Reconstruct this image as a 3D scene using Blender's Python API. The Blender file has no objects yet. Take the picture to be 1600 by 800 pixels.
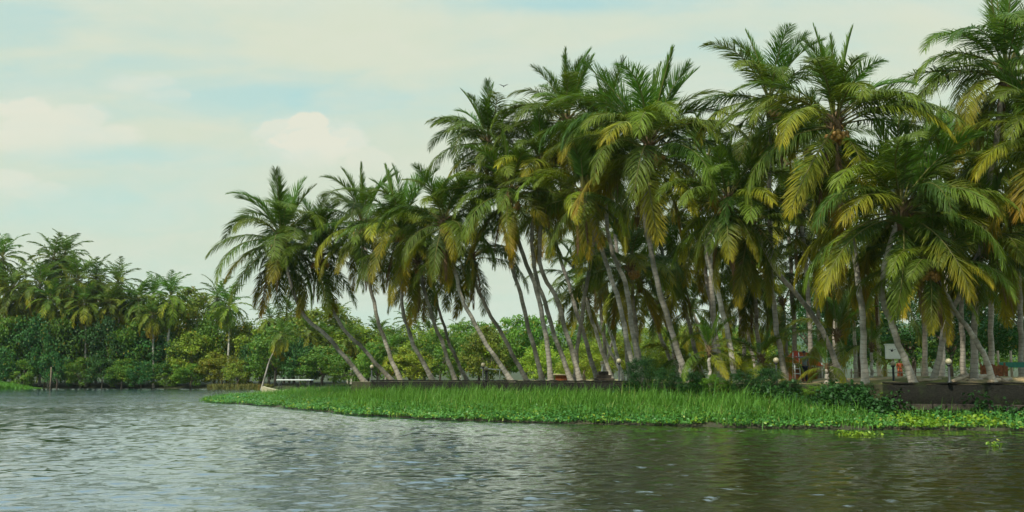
import bpy, bmesh, math, random
import numpy as np
from mathutils import Vector

scn = bpy.context.scene
col = scn.collection
R = math.radians
rng = np.random.default_rng(7)
random.seed(7)

# ------------------------------------------------------------------ camera
F = 1555.0                      # focal length in photo pixels (35 mm on a 36 mm sensor)
CAMZ = 2.0
TILT = math.atan(190.0 / F)     # the horizon sits below the middle of the picture
cam_d = bpy.data.cameras.new('camera')
cam_d.sensor_width = 36.0
cam_d.lens = 36.0 * F / 1600.0
cam_d.clip_end = 6000
cam = bpy.data.objects.new('camera', cam_d)
col.objects.link(cam)
cam.location = (0, 0, CAMZ)
cam.rotation_euler = (R(90) + TILT, 0, 0)
scn.camera = cam

# ------------------------------------------------------------------ light
SUN_AZ = R(-146)                # measured from +Y towards +X: high, over the left shoulder
SUN_EL = R(50)
sd = bpy.data.lights.new('sun', 'SUN')
sd.energy = 5.0
sd.angle = R(1.5)
sd.color = (1.0, 0.94, 0.79)
sun = bpy.data.objects.new('sun', sd)
col.objects.link(sun)
sdir = Vector((math.sin(SUN_AZ) * math.cos(SUN_EL), math.cos(SUN_AZ) * math.cos(SUN_EL), math.sin(SUN_EL)))
sun.rotation_euler = (-sdir).to_track_quat('-Z', 'Y').to_euler()

vs = scn.view_settings
vs.view_transform = 'Standard'
vs.look = 'None'
vs.exposure = 0.08
vs.gamma = 1.0
vs.use_curve_mapping = False
scn.cycles.use_denoising = True
scn.cycles.max_bounces = 8
scn.cycles.diffuse_bounces = 4
scn.cycles.glossy_bounces = 3
scn.cycles.transmission_bounces = 4
scn.cycles.volume_bounces = 0
scn.cycles.use_adaptive_sampling = True
scn.cycles.adaptive_threshold = 0.015


class N:
    """thin helper over a node tree"""
    def __init__(s, nt):
        s.nt = nt
        nt.nodes.clear()

    def new(s, kind, **kw):
        n = s.nt.nodes.new(kind)
        for k, v in kw.items():
            setattr(n, k, v)
        return n

    def put(s, sock, v):
        if isinstance(v, bpy.types.NodeSocket):
            s.nt.links.new(v, sock)
        elif v is not None:
            sock.default_value = v

    def math(s, op, a, b=None, c=None, clamp=False):
        n = s.new('ShaderNodeMath', operation=op, use_clamp=clamp)
        s.put(n.inputs[0], a)
        s.put(n.inputs[1], b)
        if c is not None:
            s.put(n.inputs[2], c)
        return n.outputs[0]

    def mix(s, f, a, b, blend='MIX'):
        n = s.new('ShaderNodeMix', data_type='RGBA', blend_type=blend)
        s.put(n.inputs[0], f)
        s.put(n.inputs[6], a if isinstance(a, bpy.types.NodeSocket) else (*a, 1))
        s.put(n.inputs[7], b if isinstance(b, bpy.types.NodeSocket) else (*b, 1))
        return n.outputs[2]

    def noise(s, vec, scale, detail=4, rough=0.55, dist=0.0):
        n = s.new('ShaderNodeTexNoise')
        s.put(n.inputs['Vector'], vec)
        n.inputs['Scale'].default_value = scale
        n.inputs['Detail'].default_value = detail
        n.inputs['Roughness'].default_value = rough
        n.inputs['Distortion'].default_value = dist
        return n.outputs[0]

    def step(s, v, lo, hi, smooth=True):
        n = s.new('ShaderNodeMapRange', interpolation_type='SMOOTHSTEP' if smooth else 'LINEAR')
        s.put(n.inputs[0], v)
        n.inputs[1].default_value = lo
        n.inputs[2].default_value = hi
        return n.outputs[0]

    def comb(s, x, y, z):
        n = s.new('ShaderNodeCombineXYZ')
        s.put(n.inputs[0], x)
        s.put(n.inputs[1], y)
        s.put(n.inputs[2], z)
        return n.outputs[0]

    def link(s, a, b):
        s.nt.links.new(a, b)


world = bpy.data.worlds.new('World')
scn.world = world
world.use_nodes = True
n = N(world.node_tree)
sky = n.new('ShaderNodeTexSky', sky_type='NISHITA')
sky.sun_disc = False
sky.sun_elevation = SUN_EL
sky.sun_rotation = SUN_AZ
sky.air_density = 1.3
sky.dust_density = 2.0
tc = n.new('ShaderNodeTexCoord')
sep = n.new('ShaderNodeSeparateXYZ')
n.link(tc.outputs['Generated'], sep.inputs[0])
yy = n.math('MAXIMUM', n.math('ABSOLUTE', sep.outputs[1]), 0.25)
u = n.math('DIVIDE', sep.outputs[0], yy)
v = n.math('DIVIDE', sep.outputs[2], yy)
# thin high cloud, drawn out sideways
uv = n.comb(u, n.math('MULTIPLY', v, 3.2), 0.0)
n1 = n.noise(n.comb(n.math('ADD', u, 3.1), n.math('MULTIPLY', v, 3.4), 0.4), 2.6, 5, 0.52, 0.5)
n2 = n.noise(uv, 9.0, 6, 0.6, 0.4)
thin = n.math('ADD', n.math('MULTIPLY', n1, 0.8), n.math('MULTIPLY', n2, 0.25))


n3 = n.noise(n.comb(u, n.math('MULTIPLY', v, 1.5), 0.7), 24.0, 7, 0.62, 0.3)


def blob(cu, cv, ru, rv, wob, soft=True):
    """soft cloud mass or gap round a direction (slopes x/y, z/y)"""
    nz = n.math('MULTIPLY', n.math('SUBTRACT', n2 if soft else n3, 0.5), wob)
    du = n.math('DIVIDE', n.math('SUBTRACT', u, cu), ru)
    dv = n.math('DIVIDE', n.math('SUBTRACT', v, cv), rv)
    d = n.math('SQRT', n.math('ADD', n.math('MULTIPLY', du, du), n.math('MULTIPLY', dv, dv)))
    return n.math('ADD', d, nz)


def uvpx(px, py):
    t = TILT
    k = math.cos(t) * F - math.sin(t) * (400 - py)
    return (px - 800) / k, (math.sin(t) * F + math.cos(t) * (400 - py)) / k


gap = None
for (px, py, wx, wy, amt) in ((390, 150, 260, 48, .95), (60, 130, 230, 40, .6), (20, 35, 130, 50, .7), (880, 4, 260, 22, .7),
                              (180, 245, 200, 22, .6), (130, 330, 300, 40, .35), (1250, 60, 300, 40, .12), (250, 100, 200, 20, .5)):
    cu, cv = uvpx(px, py)
    g = n.math('MULTIPLY', n.math('SUBTRACT', 1.0, n.step(blob(cu, cv, wx / F, wy / F, 1.3), 0.05, 1.35)), amt * .86)
    gap = g if gap is None else n.math('MAXIMUM', gap, g)
fac = n.math('SUBTRACT', n.math('SUBTRACT', n.step(thin, 0.12, 0.62), gap), n.math('MULTIPLY', n.step(v, 0.33, 0.62), 0.35), clamp=True)
fac = n.math('ADD', n.math('MULTIPLY', fac, 0.80), 0.20)
cum = None
for (px, py, wx, wy, amt) in ((488, 226, 82, 46, 1.0), (440, 205, 46, 26, .9), (530, 222, 52, 36, .9), (482, 196, 44, 22, 1.0), (75, 208, 120, 48, .85), (36, 172, 56, 24, .95), (120, 184, 60, 26, .85), (170, 214, 60, 26, .7), (215, 132, 66, 20, .7), (262, 150, 50, 14, .6), (10, 288, 60, 24, .7), (60, 300, 60, 18, .5), (575, 250, 50, 26, .55)):
    cu, cv = uvpx(px, py)
    g = n.math('MULTIPLY', n.math('SUBTRACT', 1.0, n.step(blob(cu, cv, wx / F, wy / F, 1.5, False), 0.66, 1.06)), amt)
    g = n.math('MULTIPLY', g, n.step(n.math('ADD', n.math('DIVIDE', n.math('SUBTRACT', v, cv), wy / F), n.math('MULTIPLY', n3, .6)), -1.1, 0.35))
    cum = g if cum is None else n.math('MAXIMUM', cum, g)
fac2 = n.math('MAXIMUM', fac, cum)
blue = n.mix(1.0, sky.outputs[0], (0.050, 0.060, 0.050), 'MULTIPLY')
lum = n.mix(1.0, blue, (0.28, 0.47, 0.45), 'ADD')
ccol = n.mix(n.step(v, 0.02, 0.36), (0.590, 0.690, 0.555), (0.670, 0.722, 0.570))
ccol = n.mix(n.math('MULTIPLY', n.step(n.math('ADD', n.math('MULTIPLY', n2, .55), n.math('MULTIPLY', n3, .45)), .38, .64), .5), ccol, (0.705, 0.735, 0.605))
ccol = n.mix(n.math('MULTIPLY', cum, 0.92), ccol, (0.775, 0.770, 0.640))
skyc = n.mix(fac2, lum, ccol)
# unseen sky above the frame, made brighter and bluer to lift the water's reflections
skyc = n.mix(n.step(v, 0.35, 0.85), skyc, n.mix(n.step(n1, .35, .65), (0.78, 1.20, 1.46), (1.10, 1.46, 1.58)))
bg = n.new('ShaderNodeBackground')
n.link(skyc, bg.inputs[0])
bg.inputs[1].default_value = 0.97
out = n.new('ShaderNodeOutputWorld')
n.link(bg.outputs[0], out.inputs[0])


# ------------------------------------------------------------------ helpers
def at(px, py, Y):
    """the point at ground distance Y seen at photo pixel (px, py)"""
    t = TILT
    dx = px - 800.0
    dy = math.cos(t) * F - math.sin(t) * (400 - py)
    dz = math.sin(t) * F + math.cos(t) * (400 - py)
    k = Y / dy
    return Vector((dx * k, Y, CAMZ + dz * k))


def gx(px, Y, z=1.72):
    return (px - 800.0) / F * (Y * math.cos(TILT) + (z - CAMZ) * math.sin(TILT))


def tag(o, label=None, cat=None, group=None, kind=None):
    if label:
        o['label'] = label
    if cat:
        o['category'] = cat
    if group:
        o['group'] = group
    if kind:
        o['kind'] = kind
    return o


def empty(name, loc, rz=0.0):
    o = bpy.data.objects.new(name, None)
    o.empty_display_size = 0.2
    col.objects.link(o)
    o.location = loc
    o.rotation_euler = (0, 0, rz)
    return o


def link(name, me, parent=None, loc=(0, 0, 0), rot=(0, 0, 0), sc=None):
    o = bpy.data.objects.new(name, me)
    col.objects.link(o)
    o.parent = parent
    o.location = loc
    o.rotation_euler = rot
    if sc is not None:
        o.scale = (sc, sc, sc) if isinstance(sc, (int, float)) else sc
    return o


def np_mesh(name, V, Q, mat, colr=None, smooth=False, mats=None, midx=None):
    """mesh out of arrays: V (n,3), Q (m,4) quads"""
    me = bpy.data.meshes.new(name)
    V = np.ascontiguousarray(V, dtype=np.float32)
    Q = np.ascontiguousarray(Q, dtype=np.int32)
    me.vertices.add(len(V))
    me.vertices.foreach_set('co', V.ravel())
    m, k = Q.shape
    me.loops.add(m * k)
    me.loops.foreach_set('vertex_index', Q.ravel())
    me.polygons.add(m)
    me.polygons.foreach_set('loop_start', np.arange(0, m * k, k, dtype=np.int32))
    me.polygons.foreach_set('loop_total', np.full(m, k, dtype=np.int32))
    if smooth:
        me.polygons.foreach_set('use_smooth', np.ones(m, dtype=bool))
    for mm in (mats or [mat]):
        me.materials.append(mm)
    if midx is not None:
        me.polygons.foreach_set('material_index', np.asarray(midx, dtype=np.int32))
    if colr is not None:
        a = me.color_attributes.new('Col', 'FLOAT_COLOR', 'POINT')
        c4 = np.ones((len(V), 4), dtype=np.float32)
        c4[:, :3] = colr
        a.data.foreach_set('color', c4.ravel())
    me.update(calc_edges=True)
    me.validate()
    return me


class MB:
    """collects simple shapes and builds them as ONE mesh"""
    def __init__(s):
        s.bm = bmesh.new()

    def box(s, c, size, rz=0.0, bevel=0.0, rx=0.0, ry=0.0):
        from mathutils import Matrix, Euler
        g = bmesh.ops.create_cube(s.bm, size=1.0)
        vs_ = g['verts']
        M = Matrix.Translation(c) @ Euler((rx, ry, rz)).to_matrix().to_4x4() @ Matrix.Diagonal((*size, 1))
        bmesh.ops.transform(s.bm, matrix=M, verts=vs_)
        if bevel:
            es = list({e for v_ in vs_ for e in v_.link_edges})
            bmesh.ops.bevel(s.bm, geom=es, offset=bevel, segments=2, affect='EDGES', profile=0.5)
        return s

    def tube(s, pts, radii, seg=8, cap=True):
        pts = [Vector(p) for p in pts]
        rings = []
        for i, p in enumerate(pts):
            t = (pts[min(i + 1, len(pts) - 1)] - pts[max(i - 1, 0)]).normalized()
            a = t.cross(Vector((0, 1, 0.13))).normalized()
            b = t.cross(a).normalized()
            r = radii[i] if hasattr(radii, '__len__') else radii
            rings.append([s.bm.verts.new(p + (a * math.cos(2 * math.pi * k / seg) + b * math.sin(2 * math.pi * k / seg)) * r) for k in range(seg)])
        for i in range(len(rings) - 1):
            for k in range(seg):
                s.bm.faces.new((rings[i][k], rings[i][(k + 1) % seg], rings[i + 1][(k + 1) % seg], rings[i + 1][k])).smooth = True
        if cap:
            s.bm.faces.new(rings[0])
            s.bm.faces.new(rings[-1][::-1])
        return s

    def ball(s, c, r, seg=12, sc=(1, 1, 1)):
        from mathutils import Matrix
        g = bmesh.ops.create_uvsphere(s.bm, u_segments=seg, v_segments=max(6, seg // 2 + 2), radius=r)
        M = Matrix.Translation(c) @ Matrix.Diagonal((*sc, 1))
        bmesh.ops.transform(s.bm, matrix=M, verts=g['verts'])
        for v_ in g['verts']:
            for f_ in v_.link_faces:
                f_.smooth = True
        return s

    def mesh(s, name, mat):
        bmesh.ops.recalc_face_normals(s.bm, faces=s.bm.faces[:])
        me = bpy.data.meshes.new(name)
        s.bm.to_mesh(me)
        s.bm.free()
        me.materials.append(mat)
        return me

    def build(s, name, mat, parent=None, loc=(0, 0, 0), rot=(0, 0, 0)):
        return link(name, s.mesh(name, mat), parent, loc, rot)


# ------------------------------------------------------------------ materials
def new_mat(name):
    m = bpy.data.materials.new(name)
    m.use_nodes = True
    return m, N(m.node_tree)


def finish(n_, shader, disp=None):
    o = n_.new('ShaderNodeOutputMaterial')
    n_.link(shader, o.inputs[0])


def bsdf(n_, colr, rough=0.6, spec=0.4, normal=None, metal=0.0):
    b = n_.new('ShaderNodeBsdfPrincipled')
    n_.put(b.inputs['Base Color'], colr if isinstance(colr, bpy.types.NodeSocket) else (*colr, 1))
    n_.put(b.inputs['Roughness'], rough)
    n_.put(b.inputs['Specular IOR Level'], spec)
    b.inputs['Metallic'].default_value = metal
    if normal is not None:
        n_.link(normal, b.inputs['Normal'])
    return b.outputs[0]


def bump(n_, h, strength=0.5, dist=0.02):
    b = n_.new('ShaderNodeBump')
    b.inputs['Strength'].default_value = strength
    b.inputs['Distance'].default_value = dist
    n_.link(h, b.inputs['Height'])
    return b.outputs[0]


def mottled(name, a, b, scale=3.0, rough=0.8, bumpk=0.3, lo=0.35, hi=0.65, spec=0.3, obj=True):
    m, k = new_mat(name)
    t_ = k.new('ShaderNodeTexCoord')
    nz = k.noise(t_.outputs['Object'], scale, 6, 0.6)
    fine = k.noise(t_.outputs['Object'], scale * 7, 4, 0.6)
    c = k.mix(k.step(nz, lo, hi), a, b)
    c = k.mix(k.math('MULTIPLY', k.step(fine, 0.3, 0.7), 0.35), c, tuple(x * 0.5 for x in a))
    finish(k, bsdf(k, c, rough, spec, bump(k, fine, bumpk, 0.03)))
    return m


def frond_mat(name):
    m, k = new_mat(name)
    at_ = k.new('ShaderNodeVertexColor', layer_name='Col')
    oi = k.new('ShaderNodeObjectInfo')
    geo = k.new('ShaderNodeNewGeometry')
    hs = k.new('ShaderNodeHueSaturation')
    k.put(hs.inputs['Hue'], k.math('ADD', 0.485, k.math('MULTIPLY', oi.outputs['Random'], 0.03)))
    k.put(hs.inputs['Saturation'], 1.0)
    k.put(hs.inputs['Value'], k.math('ADD', 0.68, k.math('MULTIPLY', k.math('ADD', oi.outputs['Random'], geo.outputs['Random Per Island']), 0.36)))
    k.link(at_.outputs[0], hs.inputs['Color'])
    p = bsdf(k, hs.outputs[0], 0.5, 0.20)
    tr = k.new('ShaderNodeBsdfTranslucent')
    k.link(k.mix(1.0, hs.outputs[0], (1.15, 1.1, 0.45), 'MULTIPLY'), tr.inputs[0])
    mx = k.new('ShaderNodeMixShader')
    mx.inputs[0].default_value = 0.34
    k.link(p, mx.inputs[1])
    k.link(tr.outputs[0], mx.inputs[2])
    finish(k, mx.outputs[0])
    return m


def leaf_mat(name, a, b, c=None, rough=0.5, transl=0.22, objvar=0.5, spec=0.2):
    """a..b: colour from leaf to leaf; c: a few odd (yellowing) leaves"""
    m, k = new_mat(name)
    geo = k.new('ShaderNodeNewGeometry')
    oi = k.new('ShaderNodeObjectInfo')
    t_ = k.new('ShaderNodeTexCoord')
    ri = geo.outputs['Random Per Island']
    cl = k.noise(t_.outputs['Object'], 0.55, 2, 0.5)
    colr = k.mix(k.math('ADD', k.math('MULTIPLY', ri, 0.5), k.math('MULTIPLY', k.step(cl, 0.35, 0.65), 0.5)), a, b)
    if c:
        colr = k.mix(k.math('GREATER_THAN', ri, 0.955), colr, c)
    hs = k.new('ShaderNodeHueSaturation')
    k.put(hs.inputs['Hue'], k.math('ADD', 0.49, k.math('MULTIPLY', oi.outputs['Random'], 0.02)))
    k.put(hs.inputs['Value'], k.math('ADD', 1.0 - objvar / 2, k.math('MULTIPLY', oi.outputs['Random'], objvar)))
    k.link(colr, hs.inputs['Color'])
    p = bsdf(k, hs.outputs[0], rough, spec)
    tr = k.new('ShaderNodeBsdfTranslucent')
    k.link(k.mix(1.0, hs.outputs[0], (1.1, 1.1, 0.5), 'MULTIPLY'), tr.inputs[0])
    mx = k.new('ShaderNodeMixShader')
    mx.inputs[0].default_value = transl
    k.link(p, mx.inputs[1])
    k.link(tr.outputs[0], mx.inputs[2])
    finish(k, mx.outputs[0])
    return m


def trunk_mat(name, a, b, ring=4.6):
    m, k = new_mat(name)
    t_ = k.new('ShaderNodeTexCoord')
    oi = k.new('ShaderNodeObjectInfo')
    at_ = k.new('ShaderNodeVertexColor', layer_name='Col')
    sp = k.new('ShaderNodeSeparateColor')
    k.link(at_.outputs[0], sp.inputs[0])
    nz = k.noise(t_.outputs['Object'], 2.3, 5, 0.6)
    fine = k.noise(t_.outputs['Object'], 14.0, 4, 0.65)
    # leaf-scar rings along the trunk (red channel = metres from the base / 30)
    ph = k.math('ADD', k.math('MULTIPLY', sp.outputs[0], 30.0 * 2 * math.pi * ring), k.math('MULTIPLY', nz, 5.0))
    rg = k.step(k.math('SINE', ph), 0.2, 1.0)
    c = k.mix(k.step(nz, 0.36, 0.64), a, b)
    c = k.mix(k.math('MULTIPLY', rg, 0.30), c, tuple(x * 0.42 for x in a))
    c = k.mix(k.math('MULTIPLY', k.step(fine, 0.52, 0.72), 0.5), c, (0.36, 0.35, 0.31))
    c = k.mix(k.math('MULTIPLY', k.step(k.noise(t_.outputs['Object'], 0.9, 3), 0.48, 0.64), 0.65), c, (0.085, 0.085, 0.055))
    hs = k.new('ShaderNodeHueSaturation')
    k.put(hs.inputs['Value'], k.math('ADD', 0.75, k.math('MULTIPLY', oi.outputs['Random'], 0.45)))
    k.link(c, hs.inputs['Color'])
    finish(k, bsdf(k, hs.outputs[0], 0.85, 0.2, bump(k, k.math('ADD', fine, k.math('MULTIPLY', rg, -0.6)), 0.5, 0.03)))
    return m


def plain(name, c, rough=0.6, spec=0.4, var=0.25, scale=8.0):
    return mottled(name, c, tuple(x * (1 - var) for x in c), scale, rough, 0.15, spec=spec)


M = {}
M['frond'] = frond_mat('palm_leaf')
M['trunk'] = trunk_mat('palm_bark', (0.255, 0.230, 0.190), (0.36, 0.33, 0.275))
M['pale_trunk'] = trunk_mat('pale_palm_bark', (0.40, 0.37, 0.31), (0.52, 0.49, 0.42), 3.6)
M['bark'] = mottled('tree_bark', (0.11, 0.085, 0.06), (0.19, 0.16, 0.12), 3.0, 0.9, 0.6)
M['fibre'] = mottled('palm_fibre', (0.10, 0.065, 0.03), (0.17, 0.115, 0.055), 5.0, 0.95, 0.7)
M['coconut'] = plain('coconut_husk', (0.34, 0.19, 0.035), 0.5, 0.4, 0.4)
M['leaf_dark'] = leaf_mat('dark_leaf', (0.018, 0.068, 0.018), (0.046, 0.130, 0.020), (0.16, 0.15, 0.02))
M['leaf_mid'] = leaf_mat('mid_leaf', (0.055, 0.140, 0.014), (0.130, 0.230, 0.020), (0.20, 0.19, 0.02), transl=.3)
M['leaf_olive'] = leaf_mat('olive_leaf', (0.100, 0.155, 0.014), (0.185, 0.230, 0.018), (0.26, 0.18, 0.02), transl=.3)
M['leaf_lime'] = leaf_mat('lime_leaf', (0.130, 0.215, 0.014), (0.240, 0.310, 0.022), (0.26, 0.23, 0.02), transl=.3)
M['leaf_yellow'] = leaf_mat('yellow_leaf', (0.130, 0.170, 0.012), (0.230, 0.245, 0.016), (0.28, 0.20, 0.01))
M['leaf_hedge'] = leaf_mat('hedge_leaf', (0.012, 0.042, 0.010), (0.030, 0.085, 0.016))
M['grass'] = leaf_mat('river_grass', (0.062, 0.180, 0.024), (0.120, 0.270, 0.032), (0.20, 0.26, 0.06), 0.5, 0.34, 0.0)
M['hyacinth'] = leaf_mat('hyacinth_leaf', (0.034, 0.135, 0.028), (0.085, 0.225, 0.036), (0.20, 0.26, 0.03), 0.36, 0.25, 0.0)
M['hyacinth_y'] = leaf_mat('bright_hyacinth_leaf', (0.09, 0.20, 0.014), (0.20, 0.29, 0.02), (0.30, 0.28, 0.02), 0.35, 0.25, 0.0)
M['reed'] = leaf_mat('dry_reed', (0.10, 0.12, 0.03), (0.17, 0.16, 0.04), (0.20, 0.12, 0.03), 0.7, 0.2, 0.0)
M['wall'] = mottled('mossy_wall', (0.006, 0.007, 0.006), (0.034, 0.036, 0.024), 3.2, 0.9, 1.0)
m, k = new_mat('old_masonry')
t_ = k.new('ShaderNodeTexCoord')
mp = k.new('ShaderNodeMapping')
mp.inputs['Scale'].default_value = (2.6, 2.6, 4.6)
k.link(t_.outputs['Object'], mp.inputs[0])
vo = k.new('ShaderNodeTexVoronoi', feature='DISTANCE_TO_EDGE')
k.link(mp.outputs[0], vo.inputs['Vector'])
vc = k.new('ShaderNodeTexVoronoi')
k.link(mp.outputs[0], vc.inputs['Vector'])
st_ = k.noise(t_.outputs['Object'], 1.3, 5, .65)
fi_ = k.noise(t_.outputs['Object'], 18.0, 4, .65)
c = k.mix(vc.outputs['Distance'], (0.007, 0.008, 0.007), (0.030, 0.028, 0.021))
c = k.mix(k.math('MULTIPLY', k.step(st_, .52, .68), .8), c, (0.030, 0.046, 0.014))
c = k.mix(k.math('MULTIPLY', k.step(fi_, .6, .75), .5), c, (0.075, 0.07, 0.055))
jt = k.step(vo.outputs['Distance'], 0.0, 0.09)
finish(k, bsdf(k, c, .95, .1, bump(k, k.math('ADD', jt, k.math('MULTIPLY', fi_, .5)), 1.0, .05)))
M['masonry'] = m
M['stone'] = mottled('stone_footing', (0.022, 0.019, 0.014), (0.062, 0.050, 0.036), 2.6, 0.9, 1.0)
M['bright'] = plain('fresh_white_paint', (0.80, 0.83, 0.76), 0.5, 0.4, 0.06)
M['globe'] = plain('lamp_globe', (0.38, 0.34, 0.21), 0.35, 0.5, 0.12)
M['iron'] = plain('dark_iron', (0.02, 0.024, 0.022), 0.5, 0.5)
M['white'] = plain('white_paint', (0.68, 0.70, 0.64), 0.5, 0.4, 0.14)
M['cream'] = plain('cream_paint', (0.50, 0.45, 0.28), 0.5, 0.4, 0.2)
M['orange'] = plain('orange_sheet', (0.55, 0.14, 0.03), 0.6, 0.3, 0.35)
M['red'] = plain('red_paint', (0.50, 0.06, 0.03), 0.5, 0.4, 0.35)
M['rust'] = plain('rust_board', (0.24, 0.085, 0.035), 0.85, 0.2, 0.5)
M['wood'] = mottled('grey_wood', (0.26, 0.20, 0.13), (0.40, 0.33, 0.24), 4.0, 0.85, 0.5)
M['net'] = plain('green_net', (0.03, 0.16, 0.11), 0.7, 0.2)
M['skin'] = plain('skin', (0.20, 0.095, 0.055), 0.5, 0.4, 0.1)
M['hair'] = plain('hair', (0.012, 0.010, 0.009), 0.5, 0.4, 0.1)
M['shirt'] = plain('grey_blue_shirt', (0.17, 0.21, 0.23), 0.8, 0.2, 0.2)
M['trousers'] = plain('dark_trousers', (0.025, 0.03, 0.045), 0.85, 0.2, 0.2)
M['sari'] = plain('orange_sari', (0.55, 0.13, 0.04), 0.7, 0.3, 0.45)
M['feather'] = plain('dark_feather', (0.02, 0.02, 0.02), 0.7, 0.2)
M['post'] = mottled('weathered_post', (0.14, 0.10, 0.065), (0.22, 0.16, 0.11), 4.0, 0.9, 0.4)

# earth: sandy with worn grass
m, k = new_mat('earth')
t_ = k.new('ShaderNodeTexCoord')
a_ = k.noise(t_.outputs['Object'], 0.7, 6, 0.62)
b_ = k.noise(t_.outputs['Object'], 9.0, 5, 0.65)
c = k.mix(k.step(a_, 0.42, 0.60), (0.33, 0.24, 0.13), (0.12, 0.13, 0.035))
c = k.mix(k.math('MULTIPLY', k.step(b_, 0.45, 0.7), 0.6), c, (0.12, 0.085, 0.045))
finish(k, bsdf(k, c, 0.95, 0.1, bump(k, b_, 0.8, 0.05)))
M['earth'] = m
M['mud'] = mottled('bank_mud', (0.030, 0.034, 0.014), (0.055, 0.050, 0.025), 1.4, 0.85, 0.8)
M['forest_floor'] = mottled('forest_floor', (0.022, 0.034, 0.010), (0.05, 0.055, 0.02), 0.3, 0.95, 0.6)

# river water
m, k = new_mat('river_water')
t_ = k.new('ShaderNodeTexCoord')
mp = k.new('ShaderNodeMapping')
mp.inputs['Scale'].default_value = (0.62, 1.0, 1.0)
k.link(t_.outputs['Object'], mp.inputs[0])
w1 = k.noise(mp.outputs[0], 7.5, 4, 0.6, 0.3)
w2 = k.noise(mp.outputs[0], 1.6, 3, 0.5, 0.2)
hgt = k.math('ADD', k.math('MULTIPLY', w1, 0.35), w2)
mud = k.noise(t_.outputs['Object'], 0.05, 3)  # wavers the border between the two water tints
sx0 = k.new('ShaderNodeSeparateXYZ')
k.link(t_.outputs['Object'], sx0.inputs[0])
# sky's blue reflection painted into the open river; olive water along the peninsula
sky_to_olive = k.step(k.math('ADD', sx0.outputs[0], k.math('MULTIPLY', k.math('SUBTRACT', mud, .5), 9.0)), -7.0, 5.0)
c = k.mix(sky_to_olive, (0.008, 0.036, 0.060), (0.020, 0.018, 0.006))
b = k.new('ShaderNodeBsdfPrincipled')
k.link(c, b.inputs['Base Color'])
b.inputs['Roughness'].default_value = 0.07
b.inputs['IOR'].default_value = 1.5
b.inputs['Coat Weight'].default_value = 1.0
b.inputs['Coat IOR'].default_value = 1.45
b.inputs['Coat Roughness'].default_value = 0.05
sx = k.new('ShaderNodeSeparateXYZ')
k.link(t_.outputs['Object'], sx.inputs[0])
ruf = k.noise(k.comb(k.math('MULTIPLY', sx.outputs[0], .05), k.math('MULTIPLY', sx.outputs[1], .11), 0.0), 1.0, 4, 0.6, 0.5)
bn = k.new('ShaderNodeBump')
bn.inputs['Distance'].default_value = 0.09
k.put(bn.inputs['Strength'], k.math('ADD', k.math('MULTIPLY', k.step(ruf, 0.42, 0.62), 0.45), k.math('ADD', 0.14, k.math('MULTIPLY', k.math('MULTIPLY', k.step(sx.outputs[1], 34.0, 110.0), 0.95), k.math('SUBTRACT', 1.0, k.math('MULTIPLY', k.step(sx.outputs[1], 150.0, 186.0), .85))))))
k.link(hgt, bn.inputs['Height'])
k.link(bn.outputs[0], b.inputs['Normal'])
k.link(bn.outputs[0], b.inputs['Coat Normal'])
finish(k, b.outputs[0])
M['water'] = m


# ------------------------------------------------------------------ setting: water, ground, banks, wall, hills
def make_water():
    r0, r1, nr, na = 14.0, 900.0, 1600, 960
    rr = r0 * (r1 / r0) ** (np.linspace(0, 1, nr))
    an = np.linspace(R(-62), R(62), na)
    # finer spacing in the middle, coarser to the sides
    an = np.sign(an) * (np.abs(an) / R(62)) ** 1.35 * R(62)
    A, RR = np.meshgrid(an, rr)
    X = RR * np.sin(A)
    Y = RR * np.cos(A) - 4.0
    Z = np.zeros_like(X)
    g = np.random.default_rng(11)
    dr = np.gradient(rr)[:, None]
    for i in range(120):
        lam = 0.14 * (1.35 / 0.14) ** g.random()
        th = g.normal(R(97), R(41))
        kx, ky = math.cos(th) * 2 * math.pi / lam, math.sin(th) * 2 * math.pi / lam
        amp = 0.0031 * lam * min(1.0, (0.9 / lam) ** 0.45)
        fade = np.clip(lam / (2.6 * dr) - 0.4, 0, 1)
        ph = g.random() * 6.28
        # gusts: patches where each wave runs stronger
        gx_, gy_ = g.normal(0, .05), g.normal(0, .09)
        mod = 0.6 + 0.6 * np.sin(gx_ * X + gy_ * Y + ph * 3)
        p_ = kx * X + ky * Y + ph
        Z += amp * fade * mod * (np.sin(p_) + 0.22 * np.sin(2 * p_ + 0.6))
    V = np.stack([X, Y, Z], -1).reshape(-1, 3)
    i = np.arange(nr * na).reshape(nr, na)
    Q = np.stack([i[:-1, :-1], i[:-1, 1:], i[1:, 1:], i[1:, :-1]], -1).reshape(-1, 4)
    me = np_mesh('water', V, Q, M['water'], smooth=True)
    tag(link('water', me), kind='structure')


make_water()

GZ = 1.72
EDGE = [(-11.4, 72.0), (-10.8, 67.5), (-4.5, 61.5), (0.0, 57.2), (6.2, 52.0), (10.0, 47.8), (16.2, 42.6), (22.0, 41.4), (34.0, 40.0), (60.0, 38.0)]
SHORE = [(-26.0, 83.0), (-22.5, 77.5), (-19.0, 73.2), (-12.8, 61.5), (-8.6, 53.5), (-5.0, 48.8), (0.0, 44.6), (5.4, 42.2), (10.1, 39.8), (14.8, 38.6), (19.5, 38.0), (28.0, 37.0), (60.0, 34.0)]


def resample(pl, nn):
    pl = np.array(pl, float)
    d = np.r_[0, np.cumsum(np.linalg.norm(np.diff(pl, axis=0), axis=1))]
    s_ = np.linspace(0, d[-1], nn)
    return np.stack([np.interp(s_, d, pl[:, 0]), np.interp(s_, d, pl[:, 1])], -1)


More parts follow.
